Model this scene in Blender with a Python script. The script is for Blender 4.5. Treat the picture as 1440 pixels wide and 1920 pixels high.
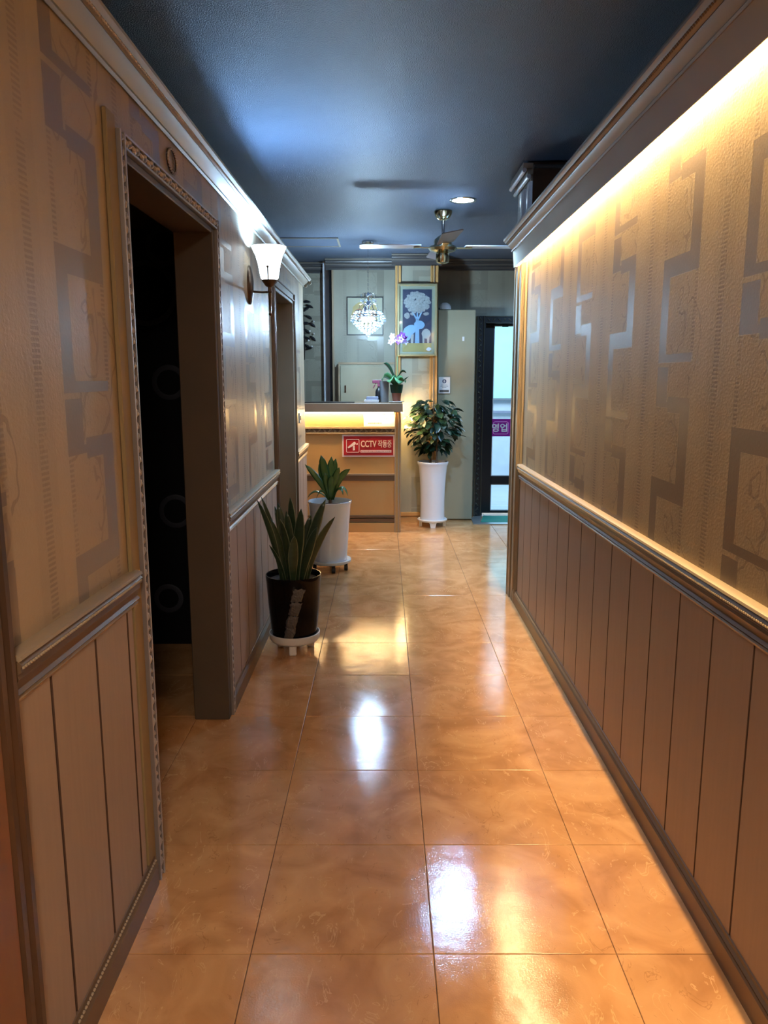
import bpy, bmesh, math, random
from math import pi, sin, cos, radians, sqrt
from mathutils import Vector, Matrix

for o in list(bpy.data.objects):
    bpy.data.objects.remove(o, do_unlink=True)
S = bpy.context.scene
C = S.collection
random.seed(7)

# ------------------------------------------------------------------ camera
cam = bpy.data.objects.new('camera', bpy.data.cameras.new('camera'))
C.objects.link(cam); S.camera = cam
cam.location = (0, 0, 1.40)
cam.rotation_euler = (radians(90 - 9.98), 0, 0)
cam.data.sensor_fit = 'VERTICAL'
cam.data.sensor_height = 36.0
cam.data.lens = 1450 / 1920 * 36.0
cam.data.clip_start = 0.02

# ------------------------------------------------------------------ world, exposure
w = bpy.data.worlds.new('world'); S.world = w; w.use_nodes = True
w.node_tree.nodes['Background'].inputs[0].default_value = (0.55, 0.5, 0.5, 1)
w.node_tree.nodes['Background'].inputs[1].default_value = 0.02
S.view_settings.view_transform = 'Standard'
S.view_settings.look = 'None'
S.view_settings.gamma = 1
S.view_settings.use_curve_mapping = False
S.view_settings.exposure = 0.4

# ------------------------------------------------------------------ lamps (the place's own fixtures, plus added unseen fills)
COOL = (0.34, 0.62, 1.0)
WARM = (1.0, 0.60, 0.24)
def lamp(name, kind, loc, energy, color, rot=(0, 0, 0), parent=None, **kw):
    d = bpy.data.lights.new(name, kind); d.energy = energy; d.color = color
    for k, v in kw.items(): setattr(d, k, v)
    o = bpy.data.objects.new(name, d); C.objects.link(o); o.location = loc; o.rotation_euler = rot
    return o
lamp('sconce_bulb', 'POINT', (-.545, 3.82, 1.960), 46, COOL, shadow_soft_size=.03)
lamp('downlight_lamp', 'SPOT', (.50, 5.165, 2.478), 170, COOL, shadow_soft_size=.05, spot_size=radians(138), spot_blend=.7)
lamp('entrance_fill', 'SPOT', (1.75, 6.3, 2.478), 110, COOL, shadow_soft_size=.05, spot_size=radians(165), spot_blend=.4)  # added spot, out of view, to brighten the entrance wall
lamp('chandelier_bulb', 'POINT', (-.133, 6.7, 1.865), 70, (.5, .75, 1), shadow_soft_size=.04)
lamp('outer_hall_fill', 'AREA', (1.5, 9.0, 2.45), 75, (0.62, 0.84, 1.0), shape='RECTANGLE', size=1.6, size_y=1.6)  # added area light with no seen fixture, brightens the hall behind the glass
lamp('rear_fill', 'AREA', (.15, -.9, 2.44), 50, (1.0, .85, .70), shape='DISK', size=.4)  # added warm fill behind the camera, no fixture stands there

# ------------------------------------------------------------------ materials
M = {}
def newmat(name):
    m = bpy.data.materials.new(name); m.use_nodes = True
    nt = m.node_tree; b = nt.nodes['Principled BSDF']
    M[name] = m
    return m, nt, b
def simple(name, col, rough=.5, metal=0, bump=0, bscale=60, var=.12, vscale=8, emit=None, es=0, coat=0, trans=0, spec=None, stretch=None):
    m, nt, b = newmat(name)
    b.inputs['Base Color'].default_value = (*col, 1)
    b.inputs['Roughness'].default_value = rough
    b.inputs['Metallic'].default_value = metal
    if spec is not None: b.inputs['Specular IOR Level'].default_value = spec
    if coat: b.inputs['Coat Weight'].default_value = coat; b.inputs['Coat Roughness'].default_value = .1
    if trans: b.inputs['Transmission Weight'].default_value = trans
    if emit: b.inputs['Emission Color'].default_value = (*emit, 1); b.inputs['Emission Strength'].default_value = es
    g = nt.nodes.new('ShaderNodeNewGeometry')
    src = g.outputs['Position']
    if stretch:
        mp = nt.nodes.new('ShaderNodeMapping'); mp.inputs['Scale'].default_value = stretch
        nt.links.new(src, mp.inputs[0]); src = mp.outputs[0]
    if var:
        n = nt.nodes.new('ShaderNodeTexNoise'); n.inputs['Scale'].default_value = vscale; n.inputs['Detail'].default_value = 6
        nt.links.new(src, n.inputs['Vector'])
        mx = nt.nodes.new('ShaderNodeMix'); mx.data_type = 'RGBA'
        mx.inputs[6].default_value = tuple(c * (1 - var) for c in col) + (1,)
        mx.inputs[7].default_value = tuple(min(1, c * (1 + var)) for c in col) + (1,)
        nt.links.new(n.outputs[0], mx.inputs[0]); nt.links.new(mx.outputs[2], b.inputs['Base Color'])
    if bump:
        n2 = nt.nodes.new('ShaderNodeTexNoise'); n2.inputs['Scale'].default_value = bscale; n2.inputs['Detail'].default_value = 3
        nt.links.new(src, n2.inputs['Vector'])
        bp = nt.nodes.new('ShaderNodeBump'); bp.inputs['Strength'].default_value = 1; bp.inputs['Distance'].default_value = bump
        nt.links.new(n2.outputs[0], bp.inputs['Height']); nt.links.new(bp.outputs[0], b.inputs['Normal'])
    return m

simple('board', (.31, .22, .165), .5, var=.10, vscale=5, stretch=(14, 14, 1))
simple('board_left', (.35, .265, .205), .5, var=.10, vscale=5, stretch=(14, 14, 1))
simple('groove', (.07, .035, .02), .7)
simple('trim', (.16, .10, .055), .42, metal=.1, var=.08, vscale=5)
simple('trim_light', (.36, .27, .17), .42, metal=.1, var=.06, vscale=5)
simple('post_wood', (.31, .25, .17), .5, var=.04)
simple('crown_tan', (.30, .235, .165), .42, metal=.15, var=.05)
simple('pewter_dark', (.26, .23, .22), .35, metal=.4)
simple('trim_dark', (.085, .05, .03), .3, metal=.4, var=.2)
simple('crown_satin', (.30, .26, .20), .34, metal=.25, var=.06)
simple('cornice_dark', (.05, .05, .052), .35, var=.05)
simple('fascia', (.56, .47, .35), .45, var=.05)
simple('pewter', (.50, .44, .42), .32, metal=.5, var=.25, vscale=30)
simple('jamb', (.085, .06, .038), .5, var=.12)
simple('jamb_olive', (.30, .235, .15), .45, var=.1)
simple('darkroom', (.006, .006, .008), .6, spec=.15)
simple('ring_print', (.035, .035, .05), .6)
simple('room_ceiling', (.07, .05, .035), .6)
simple('ceiling', (.080, .112, .17), .36, bump=.009, bscale=210, var=.1, vscale=3, spec=.6)
simple('slab', (.12, .05, .02), .7)
simple('ochre', (.27, .19, .085), .55, var=.1)
simple('door_wood', (.20, .085, .04), .35, var=.2, vscale=4, stretch=(10, 10, 1))
simple('counter_wood', (.56, .32, .11), .42, var=.08, vscale=6)
simple('counter_top', (.33, .22, .14), .4, var=.06)
simple('counter_panel', (.30, .20, .085), .5, bump=.001, bscale=30, var=.1, stretch=(1, 1, 4))
simple('cabinet', (.33, .31, .21), .45, var=.05)
simple('cupboard', (.37, .35, .25), .45, var=.05)
simple('glint_satin', (.62, .62, .64), .25, metal=.3)  # whitened colour carries the lamp reflection on the upper wall strips
simple('white', (.8, .8, .8), .35, var=.03)
simple('white_ceramic', (.76, .80, .88), .12, var=.02, coat=.5)
simple('white_plastic', (.78, .78, .76), .35, var=.02)
simple('black_ceramic', (.004, .0035, .004), .12, var=.2, spec=.14)
simple('black_relief', (.085, .078, .078), .4, bump=.008, bscale=90, var=.4, vscale=40)
simple('black', (.012, .012, .014), .4)
simple('rubber', (.015, .015, .017), .6)
simple('soil', (.05, .03, .02), .9, bump=.004, bscale=80, var=.4, vscale=60)
simple('chrome', (.75, .78, .8), .12, metal=1, var=.02)
simple('brass', (.62, .58, .40), .18, metal=1, var=.05)
simple('bronze', (.09, .055, .035), .35, metal=.7, var=.2)
simple('blade', (.30, .25, .24), .35, metal=.5, var=.1)
simple('blade_lit', (.78, .80, .85), .3, var=.02)  # brighter copy of the blade colour, light painted onto the side blades
simple('snake_leaf', (.022, .045, .018), .3, var=.5, vscale=18, stretch=(1, 1, 4))
simple('snake_edge', (.17, .19, .10), .35, var=.2)
simple('drac_leaf', (.035, .11, .022), .3, var=.4, vscale=20)
simple('drac_mid', (.10, .20, .05), .3, var=.3, vscale=20)
simple('ficus_leaf', (.010, .032, .016), .36, var=.6, vscale=9)
simple('ficus_leaf_light', (.030, .065, .030), .22, var=.4, vscale=9)
simple('bark', (.16, .10, .06), .8, bump=.003, bscale=60, var=.4)
simple('orchid_leaf', (.13, .33, .16), .3, var=.3, vscale=20)
simple('orchid_leaf_dark', (.012, .05, .025), .3, var=.3, vscale=20)
simple('orchid_purple', (.20, .07, .42), .5, var=.3, vscale=60)
simple('orchid_white', (.66, .62, .80), .5, var=.1)
simple('terracotta', (.30, .09, .05), .6, var=.2)
simple('grey_vase', (.24, .26, .29), .35, var=.08)
simple('pink_plastic', (.25, .06, .11), .35)
simple('clear_plastic', (.60, .54, .58), .25, trans=.3)
simple('book_blue', (.30, .32, .42), .5)
simple('book_white', (.75, .72, .75), .5)
simple('paper', (.82, .80, .74), .6, var=.02)
simple('ink', (.14, .12, .10), .6)
simple('sign_red', (.45, .012, .02), .35, var=.04)
simple('sign_white', (.85, .70, .68), .4, var=.02)
simple('sign_text', (.85, .62, .52), .4, var=.02)
simple('sign_purple', (.30, .012, .26), .35, var=.03)
simple('sign_pink', (.85, .35, .75), .35, var=.02)
simple('frame_black', (.010, .012, .016), .3)
simple('frame_carved', (.085, .085, .065), .3, metal=.5, var=.3, vscale=30)
simple('gold_frame', (.48, .45, .27), .3, metal=.5, var=.1)
simple('paint_blue', (.055, .065, .11), .35, var=.15, vscale=10)
simple('paint_blue_dark', (.02, .03, .09), .35)
simple('paint_crown', (.40, .39, .36), .4, var=.5, vscale=60)
simple('paint_pale', (.32, .50, .66), .35, var=.15, vscale=20)
simple('paint_beige', (.50, .48, .44), .35, var=.1, vscale=20)
simple('paint_gold', (.46, .36, .13), .4, var=.2, vscale=20)
simple('paint_cream', (.42, .42, .30), .4, var=.08)
simple('paint_orange', (.45, .17, .06), .4, var=.2)
simple('paint_navy', (.02, .03, .10), .4)
simple('mat_green', (.01, .20, .15), .8, bump=.002, bscale=250)
simple('aluminium', (.55, .57, .58), .3, metal=.8)
simple('outer_wall', (.75, .80, .85), .5)
simple('outer_floor', (.5, .55, .62), .25)
simple('leaf_metal', (.012, .012, .016), .4, metal=.4)
simple('berry', (.8, .8, .8), .3)
simple('switch', (.55, .48, .36), .4)
simple('glow_cool', (.9, .95, 1), .4, emit=(.72, .88, 1.0), es=2.4)
simple('glow_disc', (.9, .95, 1), .4, emit=(.62, .85, 1.0), es=9)
simple('glow_led', (1, .9, .7), .4, emit=(1.0, .70, .34), es=255)
simple('glow_led_counter', (1, .9, .7), .4, emit=(1.0, .68, .30), es=105)
simple('glow_led_side', (1, .9, .7), .4, emit=(1.0, .66, .28), es=330)
simple('glow_window', (.5, .9, 1), .4, emit=(.13, .70, 1.0), es=.8)

# thin glass for the entrance door: clear pane with a sheen
def glass():
    m, nt, b = newmat('glass')
    out = nt.nodes['Material Output']
    t = nt.nodes.new('ShaderNodeBsdfTransparent'); t.inputs[0].default_value = (.93, .97, 1, 1)
    g = nt.nodes.new('ShaderNodeBsdfGlossy'); g.inputs['Roughness'].default_value = .03
    mx = nt.nodes.new('ShaderNodeMixShader'); mx.inputs[0].default_value = .06
    nt.links.new(t.outputs[0], mx.inputs[1]); nt.links.new(g.outputs[0], mx.inputs[2]); nt.links.new(mx.outputs[0], out.inputs[0])
glass()
def crystal():
    m, nt, b = newmat('crystal')
    out = nt.nodes['Material Output']
    t = nt.nodes.new('ShaderNodeBsdfTranslucent'); t.inputs[0].default_value = (.10, .115, .13, 1)
    g = nt.nodes.new('ShaderNodeBsdfGlossy'); g.inputs['Roughness'].default_value = .08
    r = nt.nodes.new('ShaderNodeBsdfTransparent')
    m1 = nt.nodes.new('ShaderNodeMixShader'); m1.inputs[0].default_value = .25
    m2 = nt.nodes.new('ShaderNodeMixShader'); m2.inputs[0].default_value = .35
    nt.links.new(t.outputs[0], m1.inputs[1]); nt.links.new(g.outputs[0], m1.inputs[2])
    nt.links.new(m1.outputs[0], m2.inputs[1]); nt.links.new(r.outputs[0], m2.inputs[2])
    nt.links.new(m2.outputs[0], out.inputs[0])
crystal()

class NB:
    """small expression builder over Math nodes"""
    def __init__(s, nt): s.nt = nt
    def m(s, op, *a):
        n = s.nt.nodes.new('ShaderNodeMath'); n.operation = op
        for i, x in enumerate(a):
            if isinstance(x, (int, float)): n.inputs[i].default_value = x
            else: s.nt.links.new(x, n.inputs[i])
        return n.outputs[0]
    def band(s, x, a, b):     # 1 where a<x<b
        return s.m('MULTIPLY', s.m('GREATER_THAN', x, a), s.m('LESS_THAN', x, b))
    def rect(s, x, y, x0, x1, y0, y1):
        return s.m('MULTIPLY', s.band(x, x0, x1), s.band(y, y0, y1))
    def umax(s, l):
        r = l[0]
        for q in l[1:]: r = s.m('MAXIMUM', r, q)
        return r

def wallpaper(name, axis, sign, u0, s0, base, dark, rough=.42, kshift=.185, low=True):
    """printed, slightly embossed vinyl paper: ladder stripes and columns of hooked blocks with scrolls"""
    m, nt, b = newmat(name)
    N = NB(nt)
    g = nt.nodes.new('ShaderNodeNewGeometry')
    sp = nt.nodes.new('ShaderNodeSeparateXYZ'); nt.links.new(g.outputs['Position'], sp.inputs[0])
    u = sp.outputs[axis]; v = sp.outputs[2]
    c = N.m('DIVIDE', N.m('MULTIPLY', N.m('SUBTRACT', u, u0), sign), .53)
    k = N.m('FLOOR', c)
    x = N.m('MULTIPLY', N.m('SUBTRACT', c, k), .53)
    t = N.m('FLOORED_MODULO', N.m('ADD', N.m('ADD', v, -1.04 + s0), N.m('MULTIPLY', k, kshift * -1)), .64)
    R = lambda x0, x1, y0, y1: N.rect(x, t, x0, x1, y0, y1)
    blocks = N.umax([R(0, .265, 0, .055), R(.197, .265, .05, .27), R(0, .265, .268, .286), R(0, .088, .28, .385),
                     R(0, .255, .398, .422), R(0, .058, .42, .64), R(.10, .262, .255, .30)])
    # ladder stripes
    tick = N.m('GREATER_THAN', N.m('FRACT', N.m('DIVIDE', v, .0105)), .45)
    nz = nt.nodes.new('ShaderNodeTexNoise'); nz.inputs['Scale'].default_value = 7; nz.inputs['Detail'].default_value = 4
    nt.links.new(g.outputs['Position'], nz.inputs['Vector'])
    fade = N.m('MULTIPLY', N.m('GREATER_THAN', nz.outputs[0], .36), nz.outputs[0])
    fade = N.m('MULTIPLY', fade, 1.6)
    stripe = N.umax([N.band(x, .398, .432), R(.243, .265, .40, .64), R(.002, .022, .06, .265)])
    ladder = N.m('MULTIPLY', N.m('MULTIPLY', stripe, tick), fade)
    # scrolls: thin elliptical arcs
    nw = nt.nodes.new('ShaderNodeTexNoise'); nw.inputs['Scale'].default_value = 14; nw.inputs['Detail'].default_value = 1
    nt.links.new(g.outputs['Position'], nw.inputs['Vector'])
    sw = nt.nodes.new('ShaderNodeSeparateColor'); nt.links.new(nw.outputs['Color'], sw.inputs[0])
    xw = N.m('ADD', x, N.m('MULTIPLY', N.m('SUBTRACT', sw.outputs[0], .5), .075)); tw = N.m('ADD', t, N.m('MULTIPLY', N.m('SUBTRACT', sw.outputs[1], .5), .10))
    def ell(cx, cy, rx, ry, th, cut=None):
        dx = N.m('DIVIDE', N.m('SUBTRACT', xw, cx), rx); dy = N.m('DIVIDE', N.m('SUBTRACT', tw, cy), ry)
        d = N.m('SQRT', N.m('ADD', N.m('MULTIPLY', dx, dx), N.m('MULTIPLY', dy, dy)))
        r = N.m('LESS_THAN', N.m('ABSOLUTE', N.m('SUBTRACT', d, 1)), th)
        if cut is not None: r = N.m('MULTIPLY', r, N.m('GREATER_THAN', N.m('ADD', dx, N.m('MULTIPLY', dy, cut[1])), cut[0]))
        return r
    scr = N.umax([ell(.135, .16, .055, .11, .06, (-.2, .5)), ell(.16, .13, .026, .036, .16, (-.4, -.8)), ell(.14, .20, .018, .022, .2, (-.5, .4)),
                  ell(.16, .34, .085, .06, .055, (-.3, .8)), ell(.15, .53, .06, .10, .05, (-.1, -.6)), ell(.17, .50, .026, .04, .16, (-.3, .9)),
                  ell(.14, .57, .016, .02, .22), ell(.02, .36, .075, .10, .05, (-3, 0)), ell(.235, .46, .07, .10, .045, (.1, .3))])
    nf = nt.nodes.new('ShaderNodeTexNoise'); nf.inputs['Scale'].default_value = 26; nf.inputs['Detail'].default_value = 3; nf.inputs['Distortion'].default_value = 1.5
    nt.links.new(g.outputs['Position'], nf.inputs['Vector'])
    fl = N.m('LESS_THAN', N.m('ABSOLUTE', N.m('SUBTRACT', nf.outputs[0], .60)), .010)
    inner = N.m('MULTIPLY', N.band(x, .09, .19), fl)
    faint = N.m('MULTIPLY', N.umax([scr, N.m('MULTIPLY', inner, .8)]), .55)
    # soft vertical ribs
    rib = N.m('MULTIPLY', N.umax([N.band(x, .0, .265), N.band(x, .36, .47)]), .10)
    mask = N.umax([N.m('MULTIPLY', blocks, .92), N.m('MULTIPLY', ladder, .7), faint, rib])
    mx = nt.nodes.new('ShaderNodeMix'); mx.data_type = 'RGBA'
    mx.inputs[6].default_value = (*base, 1); mx.inputs[7].default_value = (*dark, 1)
    nt.links.new(mask, mx.inputs[0])
    col = mx.outputs[2]
    nv = nt.nodes.new('ShaderNodeTexNoise'); nv.inputs['Scale'].default_value = 4; nv.inputs['Detail'].default_value = 5
    nt.links.new(g.outputs['Position'], nv.inputs['Vector'])
    hv = nt.nodes.new('ShaderNodeHueSaturation'); nt.links.new(col, hv.inputs['Color'])
    nt.links.new(N.m('ADD', N.m('MULTIPLY', nv.outputs[0], .35), .83), hv.inputs['Value'])
    col = hv.outputs[0]
    if low:
        m2 = nt.nodes.new('ShaderNodeMix'); m2.data_type = 'RGBA'
        nt.links.new(N.m('LESS_THAN', v, .80), m2.inputs[0]); nt.links.new(col, m2.inputs[6]); m2.inputs[7].default_value = (.06, .03, .02, 1)
        col = m2.outputs[2]
    nt.links.new(col, b.inputs['Base Color'])
    nt.links.new(N.m('SUBTRACT', rough, N.m('MULTIPLY', blocks, .12)), b.inputs['Roughness'])
    b.inputs['Specular IOR Level'].default_value = .45
    nb = nt.nodes.new('ShaderNodeTexNoise'); nb.inputs['Scale'].default_value = 130; nb.inputs['Detail'].default_value = 2
    nt.links.new(g.outputs['Position'], nb.inputs['Vector'])
    h = N.m('ADD', N.m('MULTIPLY', nb.outputs[0], N.m('SUBTRACT', .6, N.m('MULTIPLY', blocks, .45))), N.m('MULTIPLY', N.umax([blocks, ladder, scr]), -.55))
    bp = nt.nodes.new('ShaderNodeBump'); bp.inputs['Strength'].default_value = .8; bp.inputs['Distance'].default_value = .0016
    nt.links.new(h, bp.inputs['Height']); nt.links.new(bp.outputs[0], b.inputs['Normal'])
wallpaper('paper_right', 1, -1, 2.383, 0, (.42, .31, .175), (.20, .14, .09), rough=.55)
wallpaper('paper_left', 1, 1, 1.59, .073, (.40, .305, .195), (.215, .16, .115), rough=.44)
wallpaper('paper_back', 0, 1, -.265, .2, (.34, .325, .25), (.26, .25, .195), low=False)
wallpaper('paper_door', 0, 1, .74, .1, (.33, .315, .24), (.27, .255, .20), low=False)

def tile_mat():
    m, nt, b = newmat('floor_tile')
    N = NB(nt)
    g = nt.nodes.new('ShaderNodeNewGeometry')
    oi = nt.nodes.new('ShaderNodeObjectInfo')
    n1 = nt.nodes.new('ShaderNodeTexNoise'); n1.inputs['Scale'].default_value = 5; n1.inputs['Detail'].default_value = 8; n1.inputs['Distortion'].default_value = 1.2
    n2 = nt.nodes.new('ShaderNodeTexNoise'); n2.inputs['Scale'].default_value = 13; n2.inputs['Detail'].default_value = 3; n2.inputs['Distortion'].default_value = 2.2
    mp = nt.nodes.new('ShaderNodeMapping'); mp.inputs['Scale'].default_value = (1.1, .55, 1); mp.inputs['Rotation'].default_value = (0, 0, .6)
    nt.links.new(g.outputs['Position'], n1.inputs['Vector']); nt.links.new(g.outputs['Position'], mp.inputs[0]); nt.links.new(mp.outputs[0], n2.inputs['Vector'])
    cr = nt.nodes.new('ShaderNodeValToRGB')
    e = cr.color_ramp.elements
    e[0].position = .30; e[0].color = (.44, .205, .078, 1)
    e[1].position = .70; e[1].color = (.66, .355, .155, 1)
    e2 = e.new(.5); e2.color = (.56, .28, .112, 1)
    nt.links.new(n1.outputs[0], cr.inputs[0])
    vein = N.m('LESS_THAN', N.m('ABSOLUTE', N.m('SUBTRACT', n2.outputs[0], .63)), .011)
    vein2 = N.m('LESS_THAN', N.m('ABSOLUTE', N.m('SUBTRACT', n2.outputs[0], .33)), .008)
    a = nt.nodes.new('ShaderNodeMix'); a.data_type = 'RGBA'; nt.links.new(N.m('MULTIPLY', vein, .7), a.inputs[0])
    nt.links.new(cr.outputs[0], a.inputs[6]); a.inputs[7].default_value = (.68, .40, .18, 1)
    c = nt.nodes.new('ShaderNodeMix'); c.data_type = 'RGBA'; nt.links.new(N.m('MULTIPLY', vein2, .28), c.inputs[0])
    nt.links.new(a.outputs[2], c.inputs[6]); c.inputs[7].default_value = (.20, .07, .02, 1)
    hv = nt.nodes.new('ShaderNodeHueSaturation'); nt.links.new(c.outputs[2], hv.inputs['Color'])
    nt.links.new(N.m('ADD', N.m('MULTIPLY', oi.outputs['Random'], .08), .96), hv.inputs['Value'])
    nt.links.new(hv.outputs[0], b.inputs['Base Color'])
    b.inputs['Roughness'].default_value = .10
    b.inputs['Specular IOR Level'].default_value = .5
    n3 = nt.nodes.new('ShaderNodeTexNoise'); n3.inputs['Scale'].default_value = 9; n3.inputs['Detail'].default_value = 2
    n4 = nt.nodes.new('ShaderNodeTexNoise'); n4.inputs['Scale'].default_value = 260; n4.inputs['Detail'].default_value = 2
    nt.links.new(g.outputs['Position'], n3.inputs['Vector']); nt.links.new(g.outputs['Position'], n4.inputs['Vector'])
    h = N.m('ADD', N.m('MULTIPLY', n3.outputs[0], 1.0), N.m('MULTIPLY', n4.outputs[0], .16))
    bp = nt.nodes.new('ShaderNodeBump'); bp.inputs['Strength'].default_value = .55; bp.inputs['Distance'].default_value = .0022
    nt.links.new(h, bp.inputs['Height']); nt.links.new(bp.outputs[0], b.inputs['Normal'])
tile_mat()

# ------------------------------------------------------------------ mesh helpers
class MB:
    def __init__(s): s.v = []; s.f = []; s.mi = []
    def add(s, vs, fs, mi=0):
        n = len(s.v); s.v += [tuple(p) for p in vs]; s.f += [tuple(i + n for i in f) for f in fs]; s.mi += [mi] * len(fs); return s
    def box(s, x0, x1, y0, y1, z0, z1, mi=0):
        vs = [(x0, y0, z0), (x1, y0, z0), (x1, y1, z0), (x0, y1, z0), (x0, y0, z1), (x1, y0, z1), (x1, y1, z1), (x0, y1, z1)]
        return s.add(vs, [(0, 3, 2, 1), (4, 5, 6, 7), (0, 1, 5, 4), (1, 2, 6, 5), (2, 3, 7, 6), (3, 0, 4, 7)], mi)
    def bbox(s, x0, x1, y0, y1, z0, z1, b=.003, mi=0):
        """box with chamfered edges"""
        bm = bmesh.new()
        bmesh.ops.create_cube(bm, size=1)
        for p in bm.verts: p.co = Vector(((x0 + x1) / 2 + p.co.x * (x1 - x0), (y0 + y1) / 2 + p.co.y * (y1 - y0), (z0 + z1) / 2 + p.co.z * (z1 - z0)))
        bmesh.ops.bevel(bm, geom=bm.edges[:], offset=b, segments=1, affect='EDGES')
        bm.verts.ensure_lookup_table()
        s.add([tuple(p.co) for p in bm.verts], [tuple(q.index for q in f.verts) for f in bm.faces], mi)
        bm.free(); return s
    def prism(s, poly, f0, f1, mi=0):
        n = len(poly); vs = [f0(*p) for p in poly] + [f1(*p) for p in poly]
        fs = [(i, (i + 1) % n, n + (i + 1) % n, n + i) for i in range(n)] + [tuple(range(n))[::-1], tuple(range(n, 2 * n))]
        return s.add(vs, fs, mi)
    def lathe(s, prof, c=(0, 0, 0), n=32, mi=0, cap=True, sx=1, sy=1):
        vs = []; fs = []
        for r, z in prof:
            for i in range(n):
                a = 2 * pi * i / n; vs.append((c[0] + r * cos(a) * sx, c[1] + r * sin(a) * sy, c[2] + z))
        m = len(prof)
        for j in range(m - 1):
            for i in range(n):
                k = (i + 1) % n; fs.append((j * n + i, j * n + k, (j + 1) * n + k, (j + 1) * n + i))
        if cap: fs += [tuple(range(n))[::-1], tuple((m - 1) * n + i for i in range(n))]
        return s.add(vs, fs, mi)
    def tube(s, pts, r, n=8, mi=0):
        pts = [Vector(p) for p in pts]; vs = []; fs = []
        for i, p in enumerate(pts):
            d = (pts[min(i + 1, len(pts) - 1)] - pts[max(i - 1, 0)]).normalized()
            up = Vector((0, 0, 1)) if abs(d.z) < .9 else Vector((1, 0, 0))
            a = d.cross(up).normalized(); b = d.cross(a)
            rr = r[i] if isinstance(r, (list, tuple)) else r
            for k in range(n):
                t = 2 * pi * k / n; vs.append(p + a * rr * cos(t) + b * rr * sin(t))
        for i in range(len(pts) - 1):
            for k in range(n):
                q = (k + 1) % n; fs.append((i * n + k, i * n + q, (i + 1) * n + q, (i + 1) * n + k))
        fs += [tuple(range(n))[::-1], tuple((len(pts) - 1) * n + k for k in range(n))]
        return s.add(vs, fs, mi)
    def dome(s, c, ax, ay, az, n=6, mi=0):
        """low bead: ellipsoid spanned by three vectors"""
        c = Vector(c); ax = Vector(ax); ay = Vector(ay); az = Vector(az)
        vs = [c + az]
        for th in (radians(50), radians(90)):
            for k in range(n):
                t = 2 * pi * k / n; vs.append(c + (ax * cos(t) + ay * sin(t)) * sin(th) + az * cos(th))
        fs = [(0, 1 + k, 1 + (k + 1) % n) for k in range(n)] + [(1 + k, 1 + n + k, 1 + n + (k + 1) % n, 1 + (k + 1) % n) for k in range(n)]
        return s.add(vs, fs, mi)
    def sphere(s, c, r, n=12, m=8, mi=0, sz=1):
        return s.lathe([(max(1e-4, r * sin(pi * j / m)), -r * cos(pi * j / m) * sz) for j in range(m + 1)], c, n, mi, cap=False)
    def build(s, name, mats, parent=None, smooth=False, loc=None, **props):
        me = bpy.data.meshes.new(name); me.from_pydata(s.v, [], s.f)
        if not isinstance(mats, (list, tuple)): mats = [mats]
        for q in mats: me.materials.append(M[q])
        me.polygons.foreach_set('material_index', s.mi)
        bm = bmesh.new(); bm.from_mesh(me); bmesh.ops.recalc_face_normals(bm, faces=bm.faces[:]); bm.to_mesh(me); bm.free()
        if smooth:
            me.polygons.foreach_set('use_smooth', [True] * len(me.polygons)); me.set_sharp_from_angle(angle=radians(smooth if smooth is not True else 40))
        me.update()
        return link(name, me, parent, loc, **props)
def link(name, me, parent=None, loc=None, rot=None, scale=None, **props):
    o = bpy.data.objects.new(name, me); C.objects.link(o)
    if loc is not None: o.location = loc
    if rot is not None: o.rotation_euler = rot
    if scale is not None: o.scale = scale
    if parent: o.parent = parent
    for k, v in props.items(): o[k] = v
    return o
def thing(name, label, cat, loc=(0, 0, 0), group=None, kind=None, rz=0):
    o = bpy.data.objects.new(name, None); C.objects.link(o); o.location = loc; o.rotation_euler = (0, 0, rz); o.empty_display_size = .05
    tag(o, label, cat, group, kind); return o
def tag(o, label, cat, group=None, kind=None):
    o['label'] = label; o['category'] = cat
    if group: o['group'] = group
    if kind: o['kind'] = kind
    return o
STR = 'structure'
def text_mesh(body, size, bold=0.0, fit=None):
    cu = bpy.data.curves.new('lettering', 'FONT'); cu.body = body; cu.size = size; cu.offset = bold; cu.extrude = .0006
    cu.align_x = 'CENTER'; cu.align_y = 'CENTER'
    o = bpy.data.objects.new('lettering', cu); C.objects.link(o)
    bpy.context.view_layer.update()
    me = bpy.data.meshes.new_from_object(o.evaluated_get(bpy.context.evaluated_depsgraph_get()))
    bpy.data.objects.remove(o, do_unlink=True); bpy.data.curves.remove(cu)
    if fit:
        xs = [v.co.x for v in me.vertices]; ys = [v.co.y for v in me.vertices]
        cx, cy = (max(xs) + min(xs)) / 2, (max(ys) + min(ys)) / 2
        kx, ky = fit[0] / (max(xs) - min(xs)), fit[1] / (max(ys) - min(ys))
        for v in me.vertices: v.co.x = (v.co.x - cx) * kx; v.co.y = (v.co.y - cy) * ky
    return me

# ------------------------------------------------------------------ dimensions
LX, RX = -.65, .83       # faces of the corridor walls
CEIL = 2.50

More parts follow.
